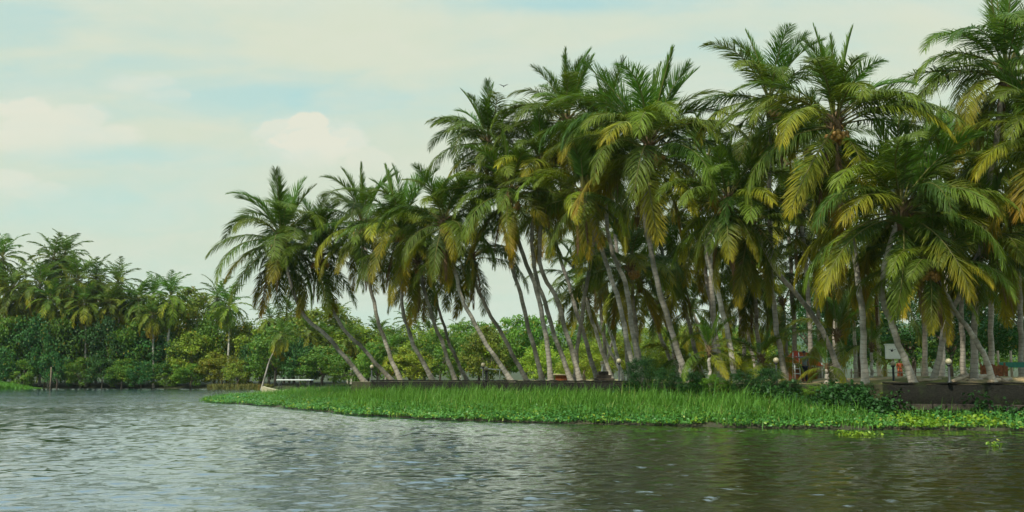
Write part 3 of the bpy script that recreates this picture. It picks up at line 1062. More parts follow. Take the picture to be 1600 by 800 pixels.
G1 = 'coconut palms leaning over the grassy bank'
FRONT = [
    # label, crown, base x, Y, mids (top to bottom), scale, fronds, yellow, dead
    ('leftmost leaning coconut palm standing alone at the tip of the grassy bank', (440, 372), 572, 68.5, ((466, 478), (520, 535)), 0.98, 36, .30, 1),
    ('steeply leaning coconut palm whose crown is tucked behind the leftmost crown', (500, 398), 617, 69, ((524, 494), (570, 548)), 0.84, 28, .25, 1),
    ('coconut palm with an upright tuft of fronds and slender trunk curving to the bank lamp', (566, 352), 628, 67, ((580, 455), (600, 530)), 0.9, 30, .35, 1),
    ('coconut palm with a broad lit yellow-green frond reaching out over the water', (625, 356), 680, 63.5, ((628, 470), (645, 535)), 0.84, 32, .65, 1),
    ('low coconut palm crown of dark hanging fronds beside paired trunks', (652, 408), 713, 64, ((671, 482), (694, 545)), 0.74, 24, .30, 1),
    ('small slanting coconut palm behind the paired trunks by the wall', (672, 430), 732, 70, ((700, 530),), 0.66, 20, .3, 1),
    ('coconut palm with a fresh green spear tuft and trunk reaching down before the wall', (693, 346), 803, 58, ((709, 420), (728, 480), (765, 545)), 0.76, 32, .35, 1),
    ('dark coconut palm with black drooping fronds against the open sky', (738, 398), 826, 63, ((745, 446), (761, 482), (794, 540)), 0.74, 24, .1, 2),
    ('tall coconut palm at the outer corner of the crowns with ragged top fronds', (762, 222), 849, 60, ((789, 368), (818, 480)), 0.76, 30, .15, 2),
    ('coconut palm with glowing yellow drooping fronds and orange coconuts', (797, 302), 862, 57, ((808, 368), (845, 480)), 0.84, 34, .80, 1),
    ('coconut palm whose narrow grey trunk rises between close parallel trunks', (846, 262), 894, 58, ((831, 385), (853, 480)), 0.76, 26, .3, 1),
    ('tall coconut palm with three stiff spears above the packed crowns', (886, 188), 908, 58, ((842, 384), (874, 480)), 0.86, 32, .2, 2),
    ('coconut palm with a crooked trunk leaning towards the other trunks', (940, 268), 898, 60, ((926, 390), (905, 520)), 0.74, 24, .3, 1),
    ('coconut palm with golden fronds low beside double trunks', (912, 302), 996, 53.2, ((930, 365), (962, 455)), 0.74, 28, .75, 1),
    ('coconut palm behind the double trunks with olive upper fronds', (948, 205), 1001, 54, ((950, 365), (978, 450)), 0.76, 28, .2, 1),
    ('large coconut palm with pointed tall spears and long curved bare trunk', (1014, 226), 1078, 50.5, ((1008, 340), (1038, 480)), 1.0, 38, .40, 2),
    ('short coconut palm with splayed low fronds between the trunks', (985, 412), 1003, 60, ((990, 480),), 0.8, 22, .45, 0),
    ('coconut palm with a fan of bright spears and dark shaded trunk', (1136, 312), 1152, 48, ((1104, 385), (1128, 480)), 0.74, 26, .25, 2),
    ('tall coconut palm with thin arched fronds against the sky above the bank gap', (1202, 158), 1228, 50, ((1204, 400), (1212, 500)), 0.82, 28, .30, 2),
    ('bent coconut palm leaning far over from beside the orange kiosk', (1172, 340), 1322, 49, ((1212, 420), (1275, 500)), 0.78, 26, .15, 2),
    ('tallest round coconut palm with feathery fronds and golden undersides', (1306, 190), 1352, 45, ((1325, 330), (1345, 470)), 0.94, 36, .65, 2),
    ('near coconut palm with a wide fountain of dark green and gold-tipped fronds', (1408, 326), 1430, 43.6, ((1378, 445), (1400, 525)), 0.98, 40, .45, 1),
    ('tall coconut palm at the upper corner with a straight pale trunk', (1572, 112), 1521, 45, ((1540, 330), (1525, 460)), 0.98, 34, .15, 2),
    ('coconut palm at the frame edge with bright yellow-green hanging fronds', (1655, 228), 1615, 42.5, ((1640, 400),), 1.0, 34, .80, 1),
    ('coconut palm leaning inland above the lamp on the black wall', (1540, 372), 1455, 45.5, ((1495, 470), (1475, 530)), 0.76, 28, .35, 2),
    ('coconut palm leaning outward over the scattered logs', (1452, 412), 1556, 43.4, ((1490, 482), (1530, 540)), 0.66, 24, .25, 2),
]
for (lb, cr, bx, Y, md, sc, fr, yl, dd) in FRONT:
    palm(lb, cr, bx, Y, md, sc * 1.05, int(fr * 1.24), yl * .66, G1, dead=dd + 1, hang='fountain' not in lb)

G2 = 'coconut palms standing deeper in the grove'
BACKROW = [
    ('inner grove palm with thin pale trunk slanting between the bank trunks', (905, 430), 958, 74, ((925, 500),), .80, 18, .3),
    ('inner grove palm with white-barked trunk behind the short splayed palm', (935, 415), 975, 80, ((950, 500),), .80, 18, .3),
    ('inner grove palm crossing behind the round bush by the wall', (1000, 440), 1062, 72, ((1030, 520),), .80, 18, .35),
    ('inner grove palm with a yellow crown behind the long curved trunk', (1062, 420), 1100, 68, ((1075, 500),), .84, 20, .5),
    ('inner grove palm with drooping dark crown above the young palms', (1090, 350), 1130, 62, ((1110, 470),), .90, 22, .2),
    ('inner grove palm with a shadowed crown left of the kiosk', (1180, 430), 1190, 66, ((1182, 500),), .86, 22, .2),
    ('inner grove palm with ragged crown above the orange kiosk', (1250, 330), 1268, 62, ((1262, 450),), .95, 24, .3),
    ('inner grove palm behind the bent trunk with deep shaded fronds', (1300, 400), 1300, 64, ((1305, 500),), .90, 22, .3),
    ('inner grove palm behind the white cabinet', (1370, 430), 1375, 66, ((1372, 520),), .90, 22, .35),
    ('inner grove palm shaded behind the logs and fence', (1500, 350), 1506, 58, ((1502, 480),), .95, 24, .2),
    ('inner grove palm with a straight trunk past the wooden fence', (1590, 360), 1597, 55, ((1594, 480),), .95, 24, .2),
    ('inner grove palm filling the gap between the two tallest crowns', (1105, 250), 1120, 60, ((1110, 400),), .85, 22, .25),
    ('inner grove palm tucked behind the fountain-shaped near palm', (1480, 260), 1470, 54, ((1478, 420),), .95, 24, .25),
    ('inner grove palm high between the three stiff spears and the tall pointed spears', (952, 262), 985, 66, ((968, 430),), .85, 20, .25),
    ('inner grove palm whose dark crown fills in left of the large pointed crown', (925, 345), 950, 76, ((938, 470),), .9, 20, .2),
    ('inner grove palm directly below the large pointed crown', (1030, 360), 1058, 70, ((1045, 480),), .9, 20, .25),
    ('inner grove palm in the dark gap below the fan of bright spears', (1145, 400), 1168, 74, ((1158, 500),), .95, 20, .2),
    ('inner grove palm behind the thin arched fronds', (1225, 255), 1244, 66, ((1236, 420),), .95, 22, .25),
    ('inner grove palm high and dark between the thin arched and round crowns', (1262, 235), 1284, 70, ((1274, 420),), .9, 20, .2),
    ('inner grove palm deep between the round crown and the upper corner crown', (1440, 300), 1446, 62, ((1443, 450),), 1.0, 22, .25),
    ('inner grove palm dark below the upper corner crown', (1550, 280), 1548, 58, ((1549, 430),), 1.0, 22, .2),
    ('low inner grove palm slanting left with a pale trunk behind the white lamp post', (918, 470), 978, 84, ((940, 520),), .72, 16, .4),
    ('low inner grove palm with straw-yellow crown right of the double trunks', (1028, 470), 1068, 82, ((1045, 520),), .74, 16, .6),
    ('low inner grove palm with pale slanting trunk right of the long curved trunk', (1080, 480), 1128, 80, ((1100, 530),), .74, 16, .4),
    ('low inner grove palm in the gap right of the dark shaded trunk', (1160, 470), 1186, 78, ((1170, 530),), .76, 16, .5),
    ('low inner grove palm seen over the globe lamp in the bushes', (1222, 470), 1232, 76, ((1228, 530),), .76, 16, .4),
    ('low inner grove palm with short crown behind the reverse leaning trunk', (965, 490), 935, 88, ((955, 540),), .66, 14, .5),
    ('inner grove palm between the bent trunk and the white cabinet', (1330, 455), 1338, 72, ((1335, 520),), .8, 18, .4),
    ('inner grove palm between the tall spears and the yellow drooping palm', (850, 320), 935, 70, ((890, 450),), .85, 20, .3),
]
for (lb, cr, bx, Y, md, sc, fr, yl) in BACKROW:
    palm(lb, cr, bx, Y, md, sc * 1.02, int(fr * 1.25), yl, G2, dY=0, nuts=False, mat='pale_trunk' if 'pale' in lb or 'white' in lb else 'trunk', r=(.16, .12))

G3 = 'young palms at the foot of the grove'
for lb, px, py, bx, Y, sc, fr in (
        ('young palm with stiff upright leaf beside the dark shaded trunk', 1108, 545, 1110, 47.5, .42, 14),
        ('bushy young palm with pale feathery leaves left of the globe lamp', 1190, 560, 1190, 50, .50, 14),
        ('young palm with bright green arching leaves by the bent trunk', 1308, 520, 1312, 58, .66, 14),
        ('young palm with yellow ochre leaf in front of the orange kiosk', 1292, 572, 1292, 47, .34, 10),
        ('young palm with broad yellowing leaf beside the white cabinet', 1362, 540, 1362, 52, .40, 10),
        ('young palm spreading low above the lime bushes', 1058, 556, 1058, 56, .46, 12)):
    palm(lb, (px, py), bx, Y, (), sc, fr, .5, G3, dY=0, nuts=False, dead=0, r=(.13, .11), name='young_palm', young=1.8, hang=False)

# ------------------------------------------------------------------ distant palms: own trunk and crown each
FARCROWN = []
for v_ in range(5):
    g = np.random.default_rng(100 + v_)
    VV, QQ, CC = [], [], []
    off = 0
    nf = 30
    for i in range(nf):
        a = i / (nf - 1)
        el = 82 - 150 * a ** 0.9 + g.normal(0, 5)
        yw = v_ in (1, 3)
        bs = FRESH * 1.1 if a < .25 else (GREEN * 1.3 if g.random() > (.75 if yw else .45) else LIT * 1.15)
        tp = GREEN if a < .25 else (LIT if a < .6 else (YEL if (yw or g.random() < .5) else LIT))
        if a > .85 and yw:
            tp = ORA
        V, Q, C = frond(seed=200 + v_ * 40 + i, L=4.9 * g.uniform(.85, 1.1), el=el, bend=55 + 25 * math.sin(a * 3.1), pw=1.4, ang0=60, ang1=28, vee=5, grav=.22, leaf=1.2, width=.15,
                        base=bs, tip=tp, tip_from=.3, pairs=32, seg=2, rach=(.05, .015))
        az = i * 2.4 + g.uniform(-.3, .3)
        ca, sa = math.cos(az), math.sin(az)
        V = V @ np.array([[ca, sa, 0], [-sa, ca, 0], [0, 0, 1]]) + np.array([0, 0, .4 - a * .9])
        VV.append(V)
        QQ.append(Q + off)
        CC.append(C)
        off += len(V)
    FARCROWN.append(np_mesh('crown', np.concatenate(VV), np.concatenate(QQ), M['frond'], np.concatenate(CC)))


def ground_far(x, Y):
    d = Y - float(far_edge(x))
    return float(np.interp(d, [-3, 0, 4, 20, 80, 240, 700], [-0.6, 0.12, .6, 1.0, 2.0, 4.0, 9.0]))


def far_palm(label, crown, base, Y, scale, var, group, mat='trunk', r=(.17, .12), mid=None):
    if base < 300:
        crown = (crown[0], crown[1] + 12)
    x = gx(base, Y, 1.0)
    gz = ground_far(x, Y) if Y > 120 else GZ
    b = Vector((x, Y, gz - .3))
    c_ = at(crown[0], crown[1], Y)
    root = empty('coconut_palm', b)
    tag(root, label, 'palm tree', group)
    md = (b * .45 + c_ * .55) + Vector(((b.x - c_.x) * .12, 0, 0))
    me, _ = trunk_mesh([Vector((0, 0, 0)), md - b, c_ - b], r[0], r[1], M[mat], seg=7, nn=12)
    link('trunk', me, root)
    link('crown', FARCROWN[var % 5], root, c_ - b, (0, 0, random.random() * 6.28), scale * (1.22 if c_.x < -50 else 1.05))
    return root


G4 = 'coconut palms on the far bank'
FARP = [
    ('far bank palm cut by the frame edge with its top fronds against the sky', (4, 392), 8, 190, 1.10, 0, 'trunk'),
    ('far bank palm with dull green crown just inside the frame edge', (22, 440), 20, 186, 1.0, 2, 'trunk'),
    ('far bank palm with bright yellow-green crown', (62, 432), 62, 184, 1.0, 3, 'trunk'),
    ('tall far bank palm whose crown forms the highest dark dome', (84, 394), 80, 194, 1.05, 0, 'trunk'),
    ('far bank palm with spiky crown poking above the tall dome crown', (102, 388), 104, 198, 1.0, 4, 'trunk'),
    ('far bank palm with full green crown under the spiky one', (122, 425), 120, 186, 1.1, 2, 'trunk'),
    ('far bank palm with golden dead skirt above the dark trees', (78, 456), 76, 182.5, .85, 1, 'trunk'),
    ('far bank palm with orange hanging skirt beside the golden one', (132, 462), 134, 182.5, .85, 1, 'trunk'),
    ('far bank palm with thin ragged crown right of the dome', (150, 425), 150, 190, .9, 4, 'trunk'),
    ('far bank palm with dark starry crown standing clear of its neighbours', (184, 432), 186, 188, .95, 0, 'trunk'),
    ('far bank palm with yellow lower fronds beneath the starry crown', (172, 462), 172, 184, .85, 3, 'trunk'),
    ('far bank palm with rounded crown between the starry one and the white trunk', (216, 458), 213, 192, .92, 2, 'trunk'),
    ('far bank palm leaning a little beside the white trunked one', (240, 450), 238, 194, .85, 4, 'trunk'),
    ('far bank palm with a bare white trunk down to the dark trees', (266, 452), 260, 188.6, .95, 0, 'pale_trunk'),
    ('far bank palm peeping over the olive trees with small dark crown', (340, 466), 342, 192, .85, 0, 'trunk'),
    ('far bank palm half hidden by the leftmost leaning crown', (358, 478), 356, 186, .85, 4, 'pale_trunk'),
    ('far bank palm with blue-green crown under the leaning palm fronds', (422, 500), 420, 180, .75, 0, 'trunk'),
    ('slanting far bank palm with a thin bare trunk above the moored boat', (440, 524), 406, 165, .72, 1, 'trunk'),
    ('far bank palm with straw-yellow crown behind the steep trunks', (482, 520), 480, 172, .75, 1, 'trunk'),
    ('far bank palm with olive crown and twin pale stem', (508, 530), 546, 175, .72, 3, 'pale_trunk'),
    ('far bank palm with yellowish crown between two leaning trunks', (545, 528), 550, 172, .75, 1, 'pale_trunk'),
    ('far bank palm with a spread star-shaped crown above the bank lamp', (612, 548), 600, 150, .72, 3, 'trunk'),
    ('far bank palm with dry crown beside the star-shaped one', (648, 556), 640, 150, .65, 1, 'pale_trunk'),
    ('far bank palm with small crown seen past the paired trunks', (590, 520), 592, 175, .7, 2, 'pale_trunk'),
    ('far bank palm small and pale before the blue hills', (720, 520), 720, 190, .65, 2, 'trunk'),
    ('far bank palm with low olive crown sunk into the dark trees by the frame edge', (32, 466), 34, 187, .85, 3, 'trunk'),
    ('far bank palm with drooping crown between the gold and orange skirts', (104, 468), 106, 187, .85, 2, 'trunk'),
    ('far bank palm with low yellowish crown below the rounded one', (203, 476), 205, 187, .8, 3, 'trunk'),
    ('far bank palm with small crown tucked left of the white trunk', (238, 480), 240, 187, .75, 1, 'trunk'),
    ('far bank palm rising over the lime trees left of the steep trunks', (455, 492), 452, 186, .85, 0, 'trunk'),
    ('far bank palm with yellow skirt glimpsed between the two steepest trunks', (525, 498), 522, 184, .8, 3, 'trunk'),
    ('far bank palm with feathery top right of the upright tuft trunk', (640, 505), 640, 182, .8, 4, 'trunk'),
    ('far bank palm with green crown left of the paired trunks', (672, 520), 672, 176, .7, 2, 'trunk'),
    ('far bank palm low and dull between open trunks', (945, 540), 948, 130, .6, 2, 'trunk'),
]
for i, (lb, cr, bx, Y, sc, var, mt) in enumerate(FARP):
    if bx < 300 and 'white' not in lb:
        Y += 7
    far_palm(lb, cr, bx, Y, sc, var, G4, mt, r=(.30, .22) if 'bare white' in lb else (.14, .11) if 'slanting' in lb else (.2, .15))

# ------------------------------------------------------------------ broad-leaved trees and shrubs
CL = {}
for nm in ('leaf_dark', 'leaf_mid', 'leaf_olive', 'leaf_lime', 'leaf_yellow'):
    CL[nm] = []
    for v_ in range(3):
        V, Q = leaf_cloud(300 + v_ * 7 + len(nm), 64, 110, .085, (1, 1, 1), .27, low=-.8, asp=.6)
        CL[nm].append(np_mesh('crown', V, Q, M[nm]))
NEAR = {}
for nm in ('leaf_dark', 'leaf_mid', 'leaf_lime', 'leaf_hedge', 'leaf_olive'):
    NEAR[nm] = []
    for v_ in range(3):
        V, Q = leaf_cloud(400 + v_ * 5 + len(nm), 90, 120, .062, (1, 1, 1), .24, low=-.75, asp=.5)
        NEAR[nm].append(np_mesh('crown', V, Q, M[nm]))


def stems(h, r, seed, spread):
    mb = MB()
    g = random.Random(seed)
    fork = h * .45
    mb.tube([(0, 0, -.4), (g.uniform(-.1, .1) * h, 0, fork * .6), (g.uniform(-.12, .12) * h * .5, 0, fork)], [r * 1.3, r, r * .85], 8)
    for q in range(5):
        a = q * 1.257 + g.random()
        e = (math.cos(a) * spread * .7, math.sin(a) * spread * .7, h * g.uniform(.75, 1.05))
        mb.tube([(0, 0, fork * .9), (e[0] * .45, e[1] * .45, fork + (e[2] - fork) * .5), e], [r * .6, r * .4, r * .12], 6)
    return mb.mesh('trunk', M['bark'])


STEM = [stems(1.0, .045, q, .75) for q in range(3)]
TREE_NO = [0]


def tree(label, px, ytop, ybot, Y, wpx, leaf, group=None, name='broadleaf_tree', near=False, cat='tree', depth=1.0, gz=None, clear=0.0):
    """crown spans ytop..ybot and wpx pixels at distance Y; trunk down to the ground"""
    TREE_NO[0] += 1
    q = TREE_NO[0]
    x = gx(px, Y, 1.0)
    if gz is None:
        gz = ground_far(x, Y) if Y > 125 else GZ
    zt = at(px, ytop, Y).z
    zb = max(at(px, ybot, Y).z, gz + clear)
    rx = wpx * Y / F / 2
    rz = max((zt - zb) / 2, .3)
    root = empty(name, (x, Y, gz))
    tag(root, label, cat, group)
    h = (zb + zt) / 2 - gz
    link('trunk', STEM[q % 3], root, (0, 0, 0), (0, 0, q * 1.3), (rx, rx * depth, h + rz * .2))
    me = (NEAR if near else CL)[leaf][q % 3]
    link('crown', me, root, (0, 0, h), (0, 0, q * 2.1), (rx, rx * depth, rz * 1.0))
    return root


ORD = 'first second third fourth fifth sixth seventh eighth ninth tenth eleventh twelfth thirteenth fourteenth fifteenth sixteenth seventeenth eighteenth nineteenth twentieth twenty-first twenty-second twenty-third twenty-fourth twenty-fifth twenty-sixth'.split()
# the dark trees along the far waterline
GW = 'dark trees along the far waterline'
spec = [(-30, 490), (8, 485), (42, 495), (70, 478), (105, 470), (140, 486), (172, 488), (205, 492), (238, 508), (268, 528)]
for i, (px, yt) in enumerate(spec):
    tree('dark green bushy tree hanging to the far waterline, %s from the frame edge' % ORD[i], px, yt, 612, 189 + (i % 3) * 1.5, 62 + (i % 3) * 14, ('leaf_dark', 'leaf_dark', 'leaf_mid')[(i * 2) % 3], GW)
for i, (px, yt) in enumerate([(0, 540), (30, 560), (88, 545), (125, 555), (158, 548), (190, 560), (222, 562), (258, 566)]):
    tree('low dark bush dipping into the far water, %s from the frame edge' % ORD[i], px, yt, 611, 186.5, 48, ('leaf_dark', 'leaf_mid')[i % 2], 'low bushes at the far waterline', 'shrub', cat='shrub')
for i, (px, yt, lf) in enumerate([(-20, 425, 'leaf_mid'), (35, 440, 'leaf_olive'), (80, 430, 'leaf_mid'), (125, 438, 'leaf_mid'), (165, 452, 'leaf_olive'), (205, 458, 'leaf_mid'), (240, 470, 'leaf_mid'), (280, 470, 'leaf_olive')]):
    tree('tall %s tree filling in behind the far palm crowns, %s from the frame edge' % ('olive' if 'olive' in lf else 'green', ORD[i]), px, yt, 600, 206, 82, lf, 'tall trees behind the far palms')
GO = 'olive trees on the far bank right of the dark ones'
for i, (px, yt, yb, Y, w, lf, what) in enumerate([
        (300, 452, 560, 200, 90, 'leaf_olive', 'large olive tree with a rounded top beside the white palm trunk'),
        (335, 480, 590, 192, 80, 'leaf_mid', 'mid green tree below the small dark palm crown'),
        (385, 505, 590, 190, 80, 'leaf_olive', 'olive tree behind the leftmost leaning palm'),
        (305, 520, 600, 187, 80, 'leaf_olive', 'olive tree in the corner where the far bank turns'),
        (345, 552, 606, 183, 74, 'leaf_yellow', 'bright yellow-green bush at the bend of the far bank'),
        (300, 565, 608, 184, 60, 'leaf_mid', 'low green bush between the dark trees and the yellow bush'),
        (405, 522, 600, 180, 60, 'leaf_dark', 'shadowed tree at the head of the channel'),
        (372, 560, 606, 178, 50, 'leaf_olive', 'small olive bush left of the slanting thin trunk')]):
    tree(what, px, yt, yb, Y, w, lf, GO, 'shrub' if 'bush' in what else 'broadleaf_tree', cat='shrub' if 'bush' in what else 'tree')
GM = 'trees on the far bank seen behind the leaning trunks'
mid = [(408, 515, 590, 190, 80, 'leaf_lime'), (445, 512, 590, 188, 80, 'leaf_mid'), (485, 510, 590, 186, 80, 'leaf_lime'), (555, 512, 590, 184, 80, 'leaf_olive'), (605, 520, 590, 180, 80, 'leaf_mid'), (430, 540, 598, 172, 70, 'leaf_mid'), (462, 512, 590, 180, 80, 'leaf_lime'), (470, 548, 600, 166, 70, 'leaf_dark'), (505, 545, 600, 164, 70, 'leaf_mid'),
       (520, 505, 585, 182, 90, 'leaf_olive'), (545, 560, 600, 160, 70, 'leaf_mid'), (572, 520, 590, 176, 80, 'leaf_lime'), (590, 565, 602, 152, 60, 'leaf_mid'),
       (622, 520, 592, 172, 90, 'leaf_mid'), (640, 565, 602, 148, 60, 'leaf_yellow'), (665, 515, 592, 172, 80, 'leaf_lime'), (690, 540, 600, 150, 80, 'leaf_mid'),
       (715, 525, 592, 165, 90, 'leaf_mid'), (745, 510, 596, 160, 80, 'leaf_mid'), (760, 545, 602, 145, 80, 'leaf_olive'), (790, 520, 596, 158, 80, 'leaf_lime'),
       (825, 505, 600, 150, 80, 'leaf_mid'), (850, 540, 602, 140, 70, 'leaf_lime'), (880, 530, 600, 150, 80, 'leaf_mid'), (905, 545, 602, 135, 70, 'leaf_lime')]
adj = {'leaf_mid': 'green', 'leaf_lime': 'lime green', 'leaf_dark': 'dark green', 'leaf_olive': 'olive green', 'leaf_yellow': 'yellow-green'}
for i, (px, yt, yb, Y, w, lf) in enumerate(mid):
    yt, w = yt - 20 + (0, 14, -10, 22, 6, -14, 18)[i % 7], w * (1.15, .95, 1.3)[i % 3]
    tree('%s tree across the channel, %s from the moored boat' % (adj[lf], ORD[i]), px, yt, yb, Y, w, lf, GM)
GB = 'lime bushes inside the grove'
for i, (px, yt, yb, Y, w, lf) in enumerate([(915, 530, 600, 96, 80, 'leaf_lime'), (955, 520, 600, 100, 90, 'leaf_olive'), (1000, 510, 600, 98, 100, 'leaf_lime'), (1045, 505, 600, 92, 100, 'leaf_olive'),
                                        (1085, 512, 600, 90, 100, 'leaf_lime'), (1130, 508, 600, 92, 100, 'leaf_mid'), (1170, 515, 600, 90, 90, 'leaf_olive'), (1215, 530, 600, 88, 90, 'leaf_lime'),
                                        (1030, 560, 600, 66, 60, 'leaf_lime'), (1150, 560, 600, 64, 60, 'leaf_lime')]):
    tree('%s bush between the palm trunks, %s from the paired wall lamps' % (adj[lf], ORD[i]), px, yt, yb, Y, w, lf, GB, 'shrub', near=lf in NEAR, cat='shrub')
GD = 'dark trees shading the yard'
for i, (px, yt, yb, Y, w, lf, what) in enumerate([
        (1275, 440, 585, 84, 130, 'leaf_dark', 'shadowed tree behind the orange kiosk'),
        (1345, 445, 585, 82, 130, 'leaf_dark', 'shadowed tree behind the white cabinet'),
        (1425, 430, 580, 78, 150, 'leaf_dark', 'dark broadleaf tree behind the lamp on the black wall'),
        (1490, 440, 582, 74, 140, 'leaf_dark', 'dark broadleaf tree behind the straight pale trunk'),
        (1555, 425, 575, 70, 160, 'leaf_dark', 'large dark broadleaf tree over the wooden fence'),
        (1625, 400, 580, 66, 170, 'leaf_dark', 'dark broadleaf tree cut by the frame edge'),
        (1385, 500, 590, 90, 110, 'leaf_mid', 'lit green tree deep behind the yard'),
        (1460, 520, 590, 92, 110, 'leaf_mid', 'green bush deep behind the wall lamp'),
        (1535, 520, 592, 88, 110, 'leaf_mid', 'green bush deep behind the fence')]):
    tree(what, px, yt, yb, Y, w, lf, GD, near=True)
# bushes on the slope without a wall
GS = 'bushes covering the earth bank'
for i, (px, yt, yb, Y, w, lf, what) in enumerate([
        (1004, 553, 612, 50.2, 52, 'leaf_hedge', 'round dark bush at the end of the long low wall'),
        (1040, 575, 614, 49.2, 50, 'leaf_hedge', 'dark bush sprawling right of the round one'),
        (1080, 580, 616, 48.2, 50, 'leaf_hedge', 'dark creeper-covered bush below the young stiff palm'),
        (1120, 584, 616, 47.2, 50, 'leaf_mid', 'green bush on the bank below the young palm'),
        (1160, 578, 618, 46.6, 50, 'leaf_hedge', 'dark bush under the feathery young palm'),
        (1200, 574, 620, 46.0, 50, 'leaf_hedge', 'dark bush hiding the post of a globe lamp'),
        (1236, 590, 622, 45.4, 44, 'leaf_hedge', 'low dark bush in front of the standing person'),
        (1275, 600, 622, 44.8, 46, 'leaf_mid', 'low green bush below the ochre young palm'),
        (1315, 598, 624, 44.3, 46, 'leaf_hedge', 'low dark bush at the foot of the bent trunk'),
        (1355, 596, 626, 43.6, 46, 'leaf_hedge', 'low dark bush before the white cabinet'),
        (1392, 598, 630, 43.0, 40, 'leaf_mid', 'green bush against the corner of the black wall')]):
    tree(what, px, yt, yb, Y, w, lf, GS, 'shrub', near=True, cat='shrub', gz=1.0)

# creepers over the earth bank (one mass)
g = np.random.default_rng(21)
P = resample(EDGE[4:7], 400)
pp = P[g.integers(0, 400, 9000)] + g.normal(0, .25, (9000, 2)) + np.array([-.25, -.45])
hh = g.uniform(.3, 1, 9000) * (1.45 + .28 * np.sin(pp[:, 0] * 2.3) + .16 * np.sin(pp[:, 0] * 5.1) + g.normal(0, .12, 9000))
off = (1.75 - hh) * .75 + g.normal(0, .25, 9000)
pp[:, 1] -= off * .8
pp[:, 0] -= off * .5
P2 = resample(EDGE[6:9], 400)
ii = g.integers(0, 400, 3600)
ww = np.sin(P2[ii, 0] * 1.7) + np.sin(P2[ii, 0] * 4.3 + 1) + g.normal(0, .4, 3600)
p2 = np.c_[P2[ii] + np.array([-.1, -.85]) + g.normal(0, .16, (3600, 2)), .25 + g.random(3600) ** 1.5 * np.clip(.55 + .35 * ww, .1, 1.25)]
pp, hh = np.r_[pp, p2[:, :2]], np.r_[hh, p2[:, 2]]
V, Q = cup_leaves(np.c_[pp, hh], g.uniform(.06, .17, len(pp)), 31, .9)
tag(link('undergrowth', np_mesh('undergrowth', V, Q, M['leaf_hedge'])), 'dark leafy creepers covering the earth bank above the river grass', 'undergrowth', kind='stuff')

# ------------------------------------------------------------------ river grass and water hyacinth
def sample(nn, seed, poly, box):
    g_ = np.random.default_rng(seed)
    P_ = np.stack([g_.uniform(box[0], box[1], nn), g_.uniform(box[2], box[3], nn)], -1)
    return P_[inside(P_, poly)]


BOX = (-27, 30, 35, 86)
P = sample(420000, 1, PATCH, BOX)
h, t = bank_h(P)
g = np.random.default_rng(2)
tuft = np.sin(P[:, 0] * 1.9 + np.sin(P[:, 1] * 1.3)) * np.sin(P[:, 1] * 1.7 + np.sin(P[:, 0] * .9))
k_ = (t > .10 + .06 * tuft + g.normal(0, .03, len(P))) & (g.random(len(P)) < .85)
k_ &= ~((P[:, 0] > 14.5) & (t < .75) & (g.random(len(P)) < .72))
P, h, t, tuft = P[k_], h[k_], t[k_], tuft[k_]
right = np.clip((P[:, 0] - 10.0) / 5.0, 0, 1)
left = np.clip((-12 - P[:, 0]) / 12, 0, 1)
H = (.42 + .70 * np.clip(t * 1.8, 0, 1) + .16 * tuft) * (g.uniform(.55, 1.2, len(P)) + .35 * (g.random(len(P)) < .06)) * (1 - .35 * right) * (1 - .45 * left)
print('grass blades', len(P))
V, Q = blades(np.c_[P, h - .05], H, g.uniform(.018, .042, len(P)), .85, 3, .15)
tag(link('river_grass', np_mesh('river_grass', V, Q, M['grass'])), 'tall bright green grass growing on the river bank', 'grass', kind='stuff')

P = sample(520000, 5, PATCH, BOX)
h, t = bank_h(P)
ds = dist_poly(P, SHORE)
g = np.random.default_rng(6)
edge = ds + .35 * np.sin(P[:, 0] * 1.3) + .2 * np.sin(P[:, 0] * 3.7) + .1 * np.sin(P[:, 0] * 9.0)
k_ = (edge > .15) & (ds < 3.4 + g.normal(0, .5, len(P)))
wide = (P[:, 0] > 13.5)
k_ |= (edge > .15) & wide & (g.random(len(P)) < .6)
P, h, ds, edge = P[k_], h[k_], ds[k_], edge[k_]
z = h * .6 + .06 + g.uniform(0, 1, len(P)) * np.clip(.10 + .14 * ds, 0, .48)
br = (np.sin(P[:, 0] * .8 + 1) + np.sin(P[:, 0] * 2.1) + g.normal(0, .8, len(P)) > 3.0 - 2.7 * np.clip((P[:, 0] - 13) / 3, 0, 1) * (P[:, 0] < 19)) & (ds < 2.2)
br |= (edge < .35) & (g.random(len(P)) < .25)
S = g.uniform(.06, .135, len(P))
print('hyacinth', len(P))
V, Q = cup_leaves(np.c_[P, z][~br], S[~br], 8)
tag(link('water_hyacinth', np_mesh('water_hyacinth', V, Q, M['hyacinth'])), 'dense band of round-leaved water hyacinth floating along the bank', 'water plants', kind='stuff')
V, Q = cup_leaves(np.c_[P, z + .03][br], S[br], 9)
tag(link('water_hyacinth', np_mesh('water_hyacinth', V, Q, M['hyacinth_y'])), 'scattered yellow-green water plants among the hyacinth at the edge', 'water plants', kind='stuff')


def floating(label, px, py, w, dpt, nn, seed, hgt):
    c_ = at(px, py, 38)
    Y = CAMZ * F / (py - 590)
    x = gx(px, Y, 0)
    g_ = np.random.default_rng(seed)
    PP = np.c_[g_.normal(0, w / 3, nn), g_.normal(0, dpt / 3, nn), np.abs(g_.normal(0, hgt, nn)) + .03]
    root = empty('water_hyacinth', (x, Y, 0))
    tag(root, label, 'water plant', 'loose floating water plants')
    V, Q = cup_leaves(PP, g_.uniform(.05, .11, nn), seed, .6)
    link('leaves', np_mesh('leaves', V, Q, M['hyacinth_y']), root)
    mb = MB()
    for q in range(0, nn, 3):
        mb.tube([(PP[q, 0] * .8, PP[q, 1] * .8, -.05), tuple(PP[q])], [.012, .008], 4)
    mb.build('stems', M['hyacinth_y'], root)


